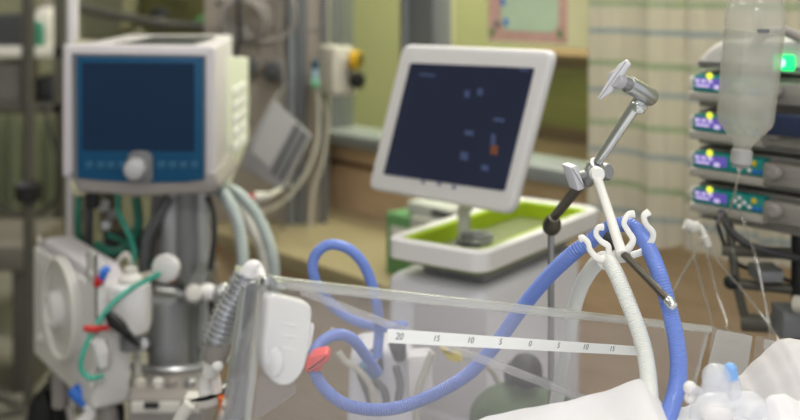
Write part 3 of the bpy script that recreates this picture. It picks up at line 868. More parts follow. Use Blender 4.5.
MB().prism(FK, rpoly(FK.poly([(105, 314), (111, 311), (124, 322), (130, 334), (124, 336), (110, 326)]), .006), -.008, .008, .004).build('jaw', M['black'], t)
MB().prism(FK, rpoly(FK.poly([(124, 326), (130, 331), (142, 346), (138, 347), (122, 335)]), .003), -.004, .004, .002).build('tail', M['black'], t)
# tubes behind, below the head
for pts, m, r, lab in (
    ([(80, 190, 2.4), (78, 215, 2.4), (80, 240, 2.42), (92, 258, 2.44)], 'greentube', .008, 'dark teal tube below the cream knob, next to the white pole'),
    ([(118, 195, 2.36), (119, 212, 2.34), (127, 230, 2.32), (134, 250, 2.32), (131, 275, 2.3)], 'tealtube', .0055, 'teal tube zigzagging down below the ventilator screen'),
    ([(108, 235, 2.38), (125, 243, 2.36), (150, 262, 2.34), (158, 268, 2.2)], 'greentube', .006, 'dark teal tube running under the ventilator to the transducer disc'),
    ([(96, 245, 2.4), (112, 252, 2.38), (128, 246, 2.38), (138, 225, 2.38), (136, 197, 2.38)], 'greentube', .01, 'thick dark teal tube bowed below the ventilator')):
    tag(MB().tube([at(*p) for p in pts], r, 10).build('gas_tube', M[m]), lab, 'tube')
t = thing('gas_inlet', 'black gas inlet block with cream knob below the ventilator corner', 'inlet', at(90, 235, 2.4))
MB().rect(frontal(2.38), frontal(2.38).pix(84, 200)[0], frontal(2.38).pix(97, 200)[0], frontal(2.38).pix(0, 209)[1], frontal(2.38).pix(0, 194)[1], -.03, 0, .004).build('block', M['black'], t)
MB().cyl(at(91, 194, 2.395), at(91, 184, 2.40), .012).build('neck', M['midgrey'], t)
MB().cyl(at(89, 209, 2.4), at(88, 250, 2.4), .010).build('stem', M['darkgrey'], t)
MB().ball(at(80, 187, 2.37), .022, (1, .8, .9)).build('knob', mat('cream_knob', '#cfcdb0', .5), t)
t = thing('manifold', 'beige metal gas manifold below the ventilator screen', 'manifold', at(112, 240, 2.5))
FM = frontal(2.46)
MB().rect(FM, FM.pix(98, 0)[0], FM.pix(118, 0)[0], FM.pix(0, 232)[1], FM.pix(0, 196)[1], -.04, 0, .005).build('body', mat('manifold_beige', '#8a7f68', .5), t)
MB().cyl(FM.W(103, 205), FM.W(103, 205, .04), .014).build('port', M['offwhite'], t)
MB().cyl(FM.W(112, 214), FM.W(112, 214, .04), .012).build('port', M['taupe'], t)
MB().cyl(FM.W(106, 225), FM.W(106, 225, .03), .010).build('port', M['dull'], t)
MB().rect(FM, FM.pix(100, 0)[0], FM.pix(150, 0)[0], FM.pix(0, 262)[1], FM.pix(0, 233)[1], -.05, -.02, .005).build('lower_block', M['darkgrey'], t)
# fittings under the valve unit
t = thing('drain_tap', 'blue tap with white outlet below the square valve unit', 'tap', at(80, 400, 2.1))
MB().tube([at(72, 388, 2.1), at(79, 396, 2.1), at(86, 404, 2.1)], [.012, .014, .010]).build('tap_body', M['bluec'], t)
MB().tube([at(86, 404, 2.1), at(92, 412, 2.1), at(80, 428, 2.1)], [.009, .012, .016]).build('outlet', M['white'], t)
MB().cyl(at(79, 396, 2.1), BX.P(wR * .5, bb + .004, -.04), .007).build('riser', M['taupe'], t)
t = thing('sensor_block', 'white sensor block with black cable below the teal loop', 'sensor', at(113, 400, 2.1))
FB = frontal(2.08)
MB().prism(FB, rpoly(FB.poly([(103, 378), (118, 376), (121, 388), (119, 394), (105, 393)]), .004), -.03, 0, .004).build('body', M['offwhite'], t)
MB().tube([at(110, 378, 2.1), at(108, 369, 2.11), at(113, 370, 2.12), at(118, 378, 2.1)], .008).build('grip', M['black'], t)
MB().tube([at(117, 393, 2.09), at(119, 402, 2.09), at(121, 412, 2.1), at(119, 440, 2.12)], .007).build('cable', M['black'], t)
MB().cyl(at(109, 393, 2.1), at(109, 470, 2.1), .02).build('stem', M['taupe'], t)
t = thing('suction_probe', 'off white probe standing upright beside the black clamp', 'probe', at(137, 395, 2.15))
MB().lathe(at(137, 398, 2.15), (0, 0, 1), [(.012, 0), (.016, .01), (.016, .03), (.008, .045), (.008, .14), (.006, .15)]).build('body', M['offwhite'], t)
MB().cyl(at(137, 397, 2.15), at(137, 430, 2.15), .008).build('stem', M['orange'], t, label='orange stem')
# lower deck of the stand: worktop of grey parts
t = thing('instrument_deck', 'grey lower instrument deck crowded with fittings below the column', 'deck', (at(160, 0, 2.1).x, 2.2, .9))
FD = frontal(2.02)
MB().rect(FD, FD.pix(128, 0)[0], FD.pix(205, 0)[0], FD.pix(0, 440)[1], FD.pix(0, 398)[1], -.16, 0, .01).build('deck_body', M['taupe'], t)
MB().rect(FD, FD.pix(132, 0)[0], FD.pix(200, 0)[0], FD.pix(0, 412)[1], FD.pix(0, 401)[1], 0, .006, .002).build('label_strip', M['offwhite'], t)
for px in (146, 182):
    MB().rect(FD, FD.pix(px, 0)[0], FD.pix(px + 14, 0)[0], FD.pix(0, 405)[1], FD.pix(0, 400)[1], .006, .02, .003).build('latch', M['black'], t)
for px, py, m in ((140, 376, 'cable'), (158, 372, 'offwhite'), (172, 376, 'taupe'), (190, 368, 'dull')):
    MB().lathe(at(px, 394, 2.08), (0, 0, 1), [(.018, 0), (.018, .01), (.011, .014), (.011, .026), (.006, .03)]).build('fitting', M[m], t)
MB().box(at(135, 0, 2.1).x, at(200, 0, 2.1).x, 2.04, 2.16, .03, at(0, 438, 2.1).z, .01).build('leg', M['midgrey'], t)
t = thing('waste_bag', 'black bag hanging under the square valve unit', 'bag', at(45, 420, 2.3))
MB().prism(frontal(2.36), rpoly(frontal(2.36).poly([(38, 392), (50, 378), (58, 396), (66, 440), (22, 440), (26, 405)]), .03), -.05, .0, .02, 3).build('body', M['black'], t)
MB().tube([at(50, 380, 2.38), at(56, 368, 2.38), at(60, 350, 2.37)], .006).build('strap', M['black'], t)

# ------------------------------------------------ silver corrugated arm and its bracket
YA = 1.62
t = thing('flexible_arm', 'silver corrugated flexible arm rising from a white bracket beside the bed panel', 'arm', at(212, 392, YA))
MB().tube([at(249, 274, YA), at(240, 291, YA), at(228, 313, YA), at(217, 342, YA)], .0205, 18, corr=.0028, pitch=.0085).build('corrugated_sleeve', mat('silver_foil', '#c4c6ca', .25, .85), t)
MB().tube([at(264, 284, YA - .02), at(258, 271, YA), at(252, 269, YA), at(246, 284, YA)], [.006, .010, .013, .017], 16).build('end_cap', M['white'], t)
MB().cyl(at(222, 338, YA), at(213, 362, YA), .018, .017, bev=.003).build('cuff', M['taupe'], t)
MB().cyl(at(213, 360, YA), at(209, 376, YA), .0125, .011, bev=.002).build('connector', M['white_gloss'], t)
MB().ball(at(217, 366, YA - .012), .009).build('luer_cap', M['white'], t)
MB().tube([at(207, 374, YA), at(204, 384, YA), at(206, 394, YA)], [.009, .008, .011]).build('elbow', M['milky'], t)
MB().tube([at(214, 372, YA + .01), at(216, 392, YA + .01)], [.008, .010]).build('stem', M['offwhite'], t)
FA = frontal(YA + .02)
br = MB().prism(FA, rpoly(FA.poly([(184, 394), (205, 395), (228, 386), (243, 374), (244, 388), (228, 400), (205, 408), (185, 405)]), .012), -.02, .012, .006).build('bracket', M['offwhite'], t)
MB().tube([at(190, 404, YA), at(178, 425, YA), at(170, 470, YA)], .010).build('bracket_leg', M['offwhite'], t)
MB().cyl(at(226, 396, YA), at(227, 412, YA), .012).build('orange_lock', M['orange'], t, label='orange lock')
MB().cyl(at(235, 392, YA + .03), (at(235, 0, YA + .03).x, YA + .03, .04), .012).build('post', M['dull'], t)
# ================================================================== MONITOR ON ITS CART
# plane of the tilted screen from its four corners in the picture
def quad_frame(tl, tr, br, bl, Y):
    r = [ray(*p) for p in (tl, tr, br, bl)]
    d1 = r[0].cross(r[1]).cross(r[3].cross(r[2])); d1 = d1.normalized()
    if d1.x < 0: d1 = -d1
    d2 = r[0].cross(r[3]).cross(r[1].cross(r[2])); d2 = d2.normalized()
    if d2.z < 0: d2 = -d2
    return d1, d2


d1, d2 = quad_frame((402, 45), (556, 52), (513, 213), (368, 185), 2.0)
print('MON', tuple(d1), tuple(d2), d1.dot(d2))
# side-turned and leaning back: width direction and height direction kept from the picture
MU = V((.70, -.71, .0)); MV = V((.05, .12, .98))
MF = Frame(at(462, 122, 2.0), MU, MV)
mo = thing('patient_monitor', 'white framed patient monitor with a dark screen tilted back on its cart', 'monitor', at(462, 205, 2.03))
outer = rpoly(MF.poly([(402, 44), (553, 50), (510, 215), (367, 189)]), .022, 6)
MB().prism(MF, outer, -.022, 0, .008, 4).build('frame', M['white'], mo)
ic = MF.poly([(412, 57), (541, 62), (508, 198), (379, 177)])
MB().prism(MF, rpoly(MF.poly([(411, 63), (535, 68), (505, 191), (384, 174)]), .004), 0, .0022).build('screen', mat('navy_glass_screen', '#20263c', .16, var=.3, scale=5, emit=.10, emitcol='#2c3a66', spec=1.0), mo, label='dark navy screen')
q = MF.poly([(415, 60), (520, 64), (486, 196), (386, 178)])
MB().prism(MF, rpoly(q, .03), -.06, -.0225, .016, 3).build('back_shell', M['cart'], mo)
# faint readouts on the screen
dim = mat('dim_readout', '#48557a', .3, emit=.05, emitcol='#7d90c8'); warm = mat('dim_orange_readout', '#7a4a34', .3, emit=.08, emitcol='#a86a4a')
def onscreen(px, py, w, h, m):
    a, b = MF.pix(px, py)
    MB().rect(MF, a - w, a + w, b - h, b + h, .0022, .0028).build('readout', m, scr)
scr = [c for c in mo.children if c.name.startswith('screen')][0] if mo.children else None
for px, py, w, h, m in ((428, 75, .02, .002, dim), (468, 94, .006, .006, dim), (481, 92, .006, .006, dim), (500, 120, .012, .003, dim), (470, 133, .01, .004, dim), (494, 140, .005, .010, dim),
                        (495, 150, .008, .008, warm), (465, 156, .009, .007, dim), (486, 168, .008, .005, dim), (424, 182, .004, .003, dim), (440, 184, .004, .003, dim), (455, 187, .004, .003, dim), (404, 176, .006, .002, dim), (525, 70, .01, .002, dim)):
    onscreen(px, py, w, h, m)
# neck down into the tray
ztray = at(393, 237, 2.0).z
MB().tube([MF.P(.0, -.10, -.07), at(466, 205, 2.1), at(464, 225, 2.1), V((at(463, 236, 2.1).x, 2.1, ztray - .0355))], [.022, .013, .012, .012], 14).build('neck', M['offwhite'], mo)

TF = Frame((at(393, 0, 2.0).x, 2.0, ztray), (.273, .381, 0), (-.153, .117, 0))   # u along the long side, v to the left/back
TF.v = V((0, 0, 1)).cross(TF.u) * 1.0
TF.n = V((0, 0, 1))
pF = TF.pix(483, 253); pR = TF.pix(603, 207); pL = TF.pix(388, 235)
ct = thing('monitor_cart', 'white monitor cart with lime green lined tray below the tilted screen', 'cart', TF.P(.2, .1, -.9 * 0))
ct.location.z = 0; WORLD[ct.name].z = 0
La, Lb = pR[0] - pF[0], pL[1] - pF[1]
def tp(a, b): return (pF[0] + a, pF[1] + b)
rim = rpoly([tp(0, 0), tp(La, 0), tp(La, Lb), tp(0, Lb)], .034, 6)
inn = rpoly([tp(.018, .018), tp(La - .018, .018), tp(La - .018, Lb - .018), tp(.018, Lb - .018)], .026, 6)
# rim: ring of quads
def ring_wall(fr, o, i, c0, c1):
    mb = MB(); bm = mb.bm; n = len(o)
    lv = []
    for (poly, c) in ((o, c0), (o, c1 - .004), ([(V(a) * .7 + V(b) * .3)[:] for a, b in zip(o, i)], c1), ([(V(a) * .3 + V(b) * .7)[:] for a, b in zip(o, i)], c1), (i, c1 - .004), (i, c0)):
        lv.append([bm.verts.new(fr.P(p[0], p[1], c)) for p in poly])
    for k in range(len(lv)):
        A, B = lv[k], lv[(k + 1) % len(lv)]
        for j in range(n):
            bm.faces.new((A[j], A[(j + 1) % n], B[(j + 1) % n], B[j]))
    return mb
ring_wall(TF, rim, inn, -.036, 0).build('tray_rim', M['white'], ct)
lin1 = rpoly([tp(.0185, .0185), tp(La - .0185, .0185), tp(La - .0185, Lb - .0185), tp(.0185, Lb - .0185)], .026, 6)
lin2 = rpoly([tp(.03, .03), tp(La - .03, .03), tp(La - .03, Lb - .03), tp(.03, Lb - .03)], .02, 6)
ring_wall(TF, lin1, lin2, -.036, -.003).build('tray_lining', M['lime'], ct, label='lime green tray lining')
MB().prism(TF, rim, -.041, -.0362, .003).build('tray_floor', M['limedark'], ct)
# cart column and body under the tray
MB().rect(TF, pF[0] + .07, pF[0] + La - .08, pF[1] + .04, pF[1] + Lb - .04, -.075, -.0412, .008).build('collar', M['grey'], ct)
bo = rpoly([tp(.03, .02), tp(La - .05, .02), tp(La - .05, Lb + .02), tp(.03, Lb + .02)], .03, 5)
MB().prism(TF, bo, -ztray + .10, -.075, .02, 4).build('body', M['cart'], ct)
FC = Frame(TF.P(pF[0] + .03, 0, 0), TF.v * -1)
for k, (z0, z1) in enumerate(((.17, .105), (.30, .18), (.45, .31))):
    MB().rect(FC, FC.pix(415, 300)[0], FC.pix(487, 300)[0], -z0, -z1, 0, .006, .003).build('drawer_front', M['shell'], ct)
MB().prism(TF, rpoly([tp(0, 0), tp(La, 0), tp(La, Lb), tp(0, Lb)], .06), -ztray + .06, -ztray + .10, .01).build('base', M['grey'], ct)
for a in (.05, La - .05):
    for b in (.04, Lb - .04):
        q = TF.P(*tp(a, b)); MB().cyl((q.x - .012, q.y, .032), (q.x + .012, q.y, .032), .032, bev=.004).build('caster', M['black'], ct)
# things lying in the tray
t = thing('cable_bundle', 'grey coiled cable lying in the lime green tray', 'cable', TF.P(*tp(.14, .10), -.036))
mb = MB()
for k in range(3):
    mb.torus(TF.P(*tp(.14 + .01 * k, .11), -.030 + .008 * k), (0.03, .05, 1), .034 - .004 * k, .0045, 36, 8)
mb.build('coil', M['grey'], t)
MB().box(TF.P(*tp(.12, .1)).x - .018, TF.P(*tp(.12, .1)).x + .018, TF.P(*tp(.12, .1)).y - .012, TF.P(*tp(.12, .1)).y + .012, ztray - .036, ztray - .018, .004).build('plug', M['darkgrey'], t)
# cartons on the counter behind the tray
GF = WF.off(.42)
t = thing('carton', 'green ended grey carton lying on the counter behind the monitor tray', 'box', GF.W(410, 240))
g0, g1 = GF.pix(386, 230)[0], GF.pix(452, 230)[0]; h1 = GF.pix(390, 213)[1]
MB().rect(GF, g0, g0 + .09, cz, h1, -.19, 0, .003).build('printed_end', M['greenbox'], t)
MB().rect(GF, g0 + .0905, g1, cz, h1 + .004, -.19, -.001, .003).build('body', M['kraft'], t)
MB().rect(GF, g0 + .02, g0 + .1, h1 - .07, h1 - .03, 0.0003, .0012).build('print_mark', M['offwhite'], t)
t = thing('carton', 'flat whitish carton lying on top of the green ended carton', 'box', GF.W(425, 213))
MB().rect(GF, g0 + .06, g1 - .02, h1 + .0045, h1 + .035, -.18, -.02, .003).build('body', mat('whitish_carton', '#b7b9b2', .7), t)
MB().rect(GF, g0 + .15, g0 + .24, h1 + .012, h1 + .028, -.0198, -.0188).build('print_mark', M['darkgrey'], t)

# ================================================================== BLUE LOOP AND CLUTTER BEHIND THE BED PANEL
lp = [(404, 326, 1.62), (392, 327, 1.6), (370, 325, 1.6), (348, 317, 1.6), (328, 301, 1.6), (315, 280, 1.58), (314, 258, 1.58), (328, 245, 1.58), (347, 248, 1.58), (362, 262, 1.58), (372, 284, 1.58), (377, 306, 1.58), (379, 330, 1.6), (378, 346, 1.6), (377, 358, 1.6)]
tag(MB().tube([at(*p) for p in lp], .0075, 14, corr=.0003, pitch=.006).build('breathing_hose', M['hose_blue']), 'blue hose looping above the panel edge in front of the counter', 'hose')
t = thing('humidifier', 'whitish humidifier block with black plugs seen through the bed panel', 'humidifier', at(385, 400, 1.7))
H = frontal(1.66)
MB().prism(H, rpoly(H.poly([(350, 352), (412, 346), (416, 440), (346, 440)]), .02), -.10, 0, .015, 3).build('body', M['cart'], t)
MB().prism(H, rpoly(H.poly([(406, 352), (432, 350), (434, 392), (408, 396)]), .008), -.02, .02, .006).build('chamber', M['white'], t)
for px, py in ((377, 365), (400, 352)):
    MB().cyl(at(px, py + 5, 1.63), at(px - 3, py - 10, 1.61), .010, .013, bev=.002).build('plug', M['darkgrey'], t)
for pts in ([(360, 372), (366, 388), (372, 405)], [(374, 380), (384, 390), (387, 405)], [(396, 366), (400, 384), (398, 402)]):
    MB().tube([at(px, py, 1.63) for px, py in pts], .006).build('lead', M['midgrey'], t)
MB().cyl(at(364, 368, 1.64), at(372, 372, 1.62), .011).build('blue_union', mat('slate_blue_plastic', '#4c7fa8', .4), t)
MB().cyl(at(383, 436, 1.71), (at(383, 0, 1.71).x, 1.71, .02), .02).build('stand_post', M['dull'], t)
MB().lathe((at(383, 0, 1.71).x, 1.71, 0), (0, 0, 1), [(.08, 0), (.08, .02), (.03, .035)]).build('stand_foot', M['midgrey'], t)
for pts, lab in (([(338, 352, 1.6), (346, 362, 1.6), (356, 368, 1.6), (370, 385, 1.6), (375, 410, 1.6)], 'pale lead bending down beside the red clip, seen through the panel'),
                 ([(330, 330, 1.62), (350, 342, 1.62), (366, 352, 1.6), (376, 362, 1.6)], 'pale lead running above the black plug, seen through the panel'),
                 ([(432, 352, 1.6), (425, 370, 1.6), (418, 392, 1.6), (416, 430, 1.61)], 'pale lead beside the white chamber, seen through the panel')):
    tag(MB().tube([at(*p) for p in pts], .005, 8).build('sensor_lead', M['cable']), lab, 'lead')
t = thing('tubing_clip', 'yellow clip seen through the panel below the scale', 'clip', at(452, 348, 1.55))
q = frontal(1.6)
MB().prism(q, rpoly(q.poly([(439, 346), (450, 347), (463, 353), (461, 362), (447, 358)]), .006), -.01, .01, .004).build('jaw', M['yellow'], t)
MB().tube([at(450, 347, 1.59), at(470, 356, 1.66), at(492, 372, 1.72), at(505, 400, 1.75)], .004).build('tail', M['cable'], t)
# resuscitation bag
t = thing('resuscitator', 'dark green bag with a black ribbed knob seen through the panel', 'bag', at(530, 410, 1.7))
MB().ball(at(524, 418, 1.66), .075, (1.1, .8, .72), 24).build('bag_body', mat('grey_green_silicone', '#55694c', .5, var=.5, scale=22), t)
MB().lathe(at(524, 383, 1.64), (.1, -.2, 1), [(.016, 0), (.024, .006), (.024, .012), (.021, .014), (.025, .017), (.025, .023), (.021, .026), (.023, .030), (.018, .038), (.010, .043), (.006, .044)]).build('valve_knob', M['black'], t)
MB().tube([at(511, 388, 1.66), at(509, 372, 1.66), at(513, 365, 1.66)], .008).build('lever', M['darkgrey'], t)
MB().ball(at(540, 384, 1.66), .012).build('port', M['black'], t)
MB().cyl(at(524, 442, 1.68), (at(524, 0, 1.68).x, 1.68, .02), .025).build('stand_post', M['dull'], t)
MB().lathe((at(524, 0, 1.68).x, 1.68, 0), (0, 0, 1), [(.07, 0), (.07, .02), (.03, .035)]).build('stand_foot', M['midgrey'], t)
# ================================================================== INFANT BED: PANEL, LATCH, LINEN
TL, TR = at(263, 282, .92), at(711, 330, 1.25)
dn = at(236, 425, .92) - TL
PNL = Frame(TL, TR - TL, -dn)
L_ = PNL.pix(711, 330)[0]
bed = thing('infant_bed', 'clear walled infant warmer bed with a scale strip along its panel', 'bed', (at(500, 0, .95).x, .95, 0))
# bed body: tray parallel to the panel, below the picture
BH = -.20
near = V((PNL.n.x, PNL.n.y, 0)).normalized()
def bedbox(a0, a1, d0, d1, h0, h1, bev):
    fr = Frame(PNL.o + near * 0, PNL.u, near)          # plan of the tilted bed
    n = PNL.u.cross(near).normalized()
    if n.z < 0: n = -n
    fr.n = n; fr.v = (near - PNL.u * near.dot(PNL.u)).normalized()
    return MB().rect(fr, a0, a1, d0, d1, h0, h1, bev, rad=.02)
bedbox(-.03, L_ + .25, -.02, .50, BH - .06, BH, .012).build('bed_tray', M['white'], bed)
bedbox(.02, L_ + .22, .015, .47, BH + .001, BH + .045, .015).build('mattress', M['mattress'], bed)
cpos = PNL.P(L_ * .55, BH - .06) + near * .24
MB().cyl((cpos.x, cpos.y, .1), (cpos.x, cpos.y, cpos.z + .01), .05).build('column', M['dull'], bed)
MB().box(cpos.x - .35, cpos.x + .35, cpos.y - .22, cpos.y + .22, .05, .11, .02).build('foot', M['grey'], bed)
# long clear panel
pan = MB().rect(PNL, 0, L_, BH + .003, 0, -.005, 0, .0012).build('side_panel', M['acrylic'], bed)
MB().tube([PNL.P(-.002, .0, -.0025), PNL.P(L_ * .5, .0, -.0025), PNL.P(L_, .0, -.0025)], [.0052, .0046, .0042], 14, smooth=False).build('rail', M['acrylic_edge'], pan)
MB().tube([PNL.P(L_ - .002, -.003, -.0025), PNL.P(L_ - .002, BH * .6, -.0025)], .002, 10, smooth=False).build('end_edge', M['acrylic_edge'], pan)
# added translucent strip, made up to give the pale diagonal band behind the panel
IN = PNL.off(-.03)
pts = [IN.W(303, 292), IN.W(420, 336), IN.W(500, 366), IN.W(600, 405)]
MB().tube(pts, [.0042, .0048, .0052, .0055], 12, smooth=False, flat=.8).build('added_diagonal_strip', clear('diagonal_strip_plastic', '#f8f8f8', .26, '#f2f1f4', .06, .15), pan)
# scale strip with printed numbers
SC = PNL
sp = SC.poly([(387, 329.5), (390, 328.8), (640, 346.4), (640, 355.4), (387, 342.5)])
st = MB().prism(SC, sp, .0003, .0009).build('scale_strip', M['sticker'], bed)
for txt, px, py, s in (('20', 399, 336.3, 1.05), ('15', 436, 338.2, .95), ('10', 470, 340, 1), ('5', 500, 341.6, 1), ('0', 529.5, 343.5, .95), ('5', 558, 345.2, .95), ('10', 585, 346.7, .95), ('15', 611.5, 348.6, .9), ('20', 637, 350, .85)):
    if px > 630: continue
    a, b = SC.pix(px, py)
    text_mesh(txt, .0085 * s, SC, a, b, .00105).build('numeral', M['ink'], st)
for k in range(9):
    px = 399 + k * 26.5; a, b = SC.pix(px, 331 + (px - 390) * .0702)
# short right hand panel with a sticker, and the next one
PA = PNL
MB().prism(PA, rpoly(PA.poly([(715, 328.5), (753, 335.5), (744, 420), (704, 420)]), .003), -.005, 0, .001).build('side_panel', M['acrylic'], bed)
sk = MB().prism(PA, rpoly(PA.poly([(716.5, 329.5), (752, 336), (745, 377), (706, 372)]), .003), .0003, .001).build('info_sticker', clear('sticker_film', '#e8e8e8', .62, '#e6e4e2', .06, .3), bed)
for k in range(6):
    y = 339 + 5.3 * k; x = 717 - k * 1.2
    MB().prism(PA, PA.poly([(x, y), (x + 27 - (k % 3) * 5, y + 4.2), (x + 26.8 - (k % 3) * 5, y + 5.4), (x - .2, y + 1.2)]), .001, .0013).build('print_line', mat('faint_print', '#bdbbb9', .6) if k == 0 else bpy.data.materials['faint_print'], sk)
MB().prism(PA, rpoly(PA.poly([(759, 337), (800, 345), (850, 354), (840, 440), (748, 430)]), .004), -.005, 0, .001).build('side_panel', M['acrylic'], bed)
MB().prism(PA, rpoly(PA.poly([(764, 339), (780, 342), (778, 352), (763, 349)]), .002), .0003, .001).build('edge_label', bpy.data.materials['sticker_film'], bed)
# end panel seen edge on at the left, running towards the camera
E0 = PNL.P(-.004, .0, 0)
EP = Frame(E0, (.105, -1, 0), PNL.v)
epn = MB().rect(EP, -.006, .20, BH + .01, -.003, -.003, .003, .001).build('end_panel', M['acrylic'], bed)
PSt = PNL
MB().prism(PSt, PSt.poly([(247, 290), (254, 284), (263, 284), (244, 470), (221, 470)]), -.012, -.004, .002).build('corner_post', clear('post_plastic', '#cfd2d4', .28, '#a9acb0', .08, .12), bed)
MB().prism(PSt, PSt.poly([(258, 292), (263, 288), (262, 330), (250, 420), (244, 470), (238, 470)]), -.003, .002, .001).build('post_edge', M['acrylic_edge'], bed)
MB().prism(PSt, PSt.poly([(244, 296), (248, 290), (227, 470), (221, 470)]), -.011, -.003, .001).build('post_edge', M['acrylic_edge'], bed)
# panel hinge pin at the corner
MB().cyl(PNL.W(262, 281, .004), PNL.W(284, 286, .004), .0036, bev=.001).build('hinge_pin', M['steel'], bed)
MB().cyl(PNL.W(266, 277, .002), PNL.W(274, 287, .006), .0046, bev=.001).build('hinge_knuckle', M['dull'], bed)
# latch tongue
LF = PNL.off(.006)
lt = [(263, 289), (308, 300), (304.5, 345), (298, 369), (286, 381), (275, 382), (264, 375), (257.5, 358), (257, 342)]
la = MB().prism(LF, rpoly(LF.poly(lt), .010, 6), -.004, .010, .0035, 4).build('latch', M['white_gloss'], bed, label='rounded white latch')
MB().prism(LF, rpoly(LF.poly([(303, 321), (314, 323), (310, 345), (296, 373), (292, 372)]), .003), -.005, .003, .002).build('latch_flange', M['white'], la)
MB().ball(LF.W(273, 362, .009), .0105, (.85, .45, 1.25)).build('thumb_boss', M['white_gloss'], la)
for k in range(3):
    y = 318 + 12 * k
    MB().prism(LF, LF.poly([(276, y), (290, y + 2.5), (290, y + 3.8), (276, y + 1.3)]), .0095, .0108, .0004).build('grip_ridge', M['white'], la)
MB().prism(LF, LF.poly([(262, 376), (300, 366), (298, 395), (262, 420), (255, 420)]), -.0055, -.003, .001).build('latch_plate', M['acrylic'], la)
# red clip on the blue hose behind the panel
t = thing('tubing_clip', 'coral red clip holding the blue hose beside the white latch', 'clip', at(329, 360, 1.28))
q = frontal(1.30)
MB().prism(q, rpoly(q.poly([(304, 362), (313, 350), (330, 347), (331, 357), (319, 363), (308, 371)]), .006), -.012, .018, .006).build('jaw', M['coral'], t)
MB().prism(q, rpoly(q.poly([(313, 363), (322, 360), (323, 367), (315, 369)]), .003), -.010, .014, .003).build('lower_jaw', M['coral'], t)

# ------------------------------------------------ linen
def heap(name, ridge, back, near_, thick, m, amp, seed, x0, x1, Yr, lab, drop=.06):
    """cloth heap: a ridge line given by picture points at depth Yr, falling away behind and spreading towards the camera"""
    rnd = random.Random(seed); ph = [rnd.uniform(0, 6) for _ in range(8)]
    def rpy(px):
        for (a, ya), (b, yb) in zip(ridge, ridge[1:]):
            if a <= px <= b:
                t = (px - a) / (b - a); t = t * t * (3 - 2 * t) * .5 + t * .5
                return ya + (yb - ya) * t
        return ridge[0][1] if px < ridge[0][0] else ridge[-1][1]
    mb = MB(); bm = mb.bm
    n, k = 90, 34
    g = []
    for i in range(n + 1):
        px = x0 + (x1 - x0) * i / n
        top = at(px, rpy(px), Yr)
        row = []
        for j in range(k + 1):
            f = j / k
            if f < .2:                                  # back flank
                t = f / .2; y = Yr + back * (1 - t); z = top.z - drop * (1 - t) ** 2
            else:
                t = (f - .2) / .8; y = Yr - near_ * t
                z = top.z - .030 * t ** 1.5 + amp * (math.sin(px * .05 + 9 * t + ph[0]) + .7 * math.sin(px * .11 - 14 * t + ph[1]) + .5 * math.sin(px * .023 + 22 * t + ph[2])) * min(1, t * 5) * .5 - amp * min(1, t * 5)
            row.append(bm.verts.new((top.x * (1 - .1 * max(0, Yr - y)), y, z)))
        g.append(row)
    lowz = min(v.co.z for v in bm.verts) - thick
    for i in range(n):
        for j in range(k):
            bm.faces.new((g[i][j], g[i + 1][j], g[i + 1][j + 1], g[i][j + 1]))
    border = [g[i][0] for i in range(n + 1)] + [g[n][j] for j in range(1, k + 1)] + [g[i][k] for i in range(n - 1, -1, -1)] + [g[0][j] for j in range(k - 1, 0, -1)]
    nn = PNL.u.cross(near).normalized(); nn = -nn if nn.z < 0 else nn
    def base_z(x, y): return PNL.o.z + (BH + .0465 - (x - PNL.o.x) * nn.x - (y - PNL.o.y) * nn.y) / nn.z
    lo = [bm.verts.new((v.co.x, v.co.y, min(base_z(v.co.x, v.co.y), v.co.z - .004))) for v in border]
    N = len(border)
    for i in range(N):
        bm.faces.new((border[i], border[(i + 1) % N], lo[(i + 1) % N], lo[i]))
    bm.faces.new(lo)
    o = mb.build(name, m, angle=80)
    return o


bl = heap('bed_sheet', [(430, 432), (470, 424), (490, 416), (530, 408), (560, 403), (600, 393), (640, 379), (654, 388), (662, 404), (684, 408), (704, 399), (720, 398), (760, 400), (850, 404)], .03, .42, .04, M['sheet'], .008, 3, 430, 850, 1.06, '')
tag(bl, 'rumpled white sheet in the bed below the white and blue hoses', 'sheet')
pl = heap('pillow', [(700, 425), (722, 398), (745, 378), (765, 359), (778, 347), (784, 341.5), (793, 340), (806, 342), (850, 350), (900, 365)], .05, .10, .10, M['pillow'], .0015, 5, 700, 900, 1.17, '', drop=.03)
tag(pl, 'pale grey pillow standing up at the right edge of the bed', 'pillow')
fd = heap('folded_cloth', [(748, 424), (760, 408), (774, 396), (786, 395), (800, 402), (850, 408)], .03, .12, .03, M['sheet'], .006, 11, 748, 850, .98, '', drop=.03)
tag(fd, 'white folded cloth in front of the pale grey pillow', 'cloth')

# ------------------------------------------------ clear connectors lying on the linen
YC = .98
t = thing('airway_connector', 'clear airway connector with a pale blue cap lying on the white sheet', 'connector', at(725, 425, YC))
MB().tube([at(712, 425, YC), at(714, 404, YC), at(716, 385, YC), at(718, 372, YC)], [.014, .0145, .012, .009], 18).build('barrel', M['milky'], t)
MB().ball(at(717, 378, YC), .0135, (1, 1, .95)).build('dome', M['milky'], t)
MB().tube([at(735, 422, YC), at(733, 400, YC), at(731, 378, YC)], [.0095, .0085, .0075], 16).build('cap_stem', M['milky'], t)
MB().lathe(at(731, 380, YC), (-.05, 0, 1), [(.0062, 0), (.0064, .006), (.0056, .012), (.003, .0145)]).build('cap', mat('pale_blue_cap', '#7fb1ea', .35), t, label='pale blue cap')
MB().tube([at(690, 389, YC), at(700, 394, YC), at(712, 398, YC)], [.0065, .005, .006], 12).build('side_port', M['milky'], t)
MB().ball(at(690, 388, YC), .006).build('port_cap', M['white'], t)
MB().ball(at(690, 398, YC), .005).build('port_cap', M['white'], t)
MB().tube([at(720, 408, YC), at(745, 404, YC), at(756, 410, YC), at(762, 424, YC)], [.010, .012, .012, .011], 16).build('elbow', M['milky'], t)
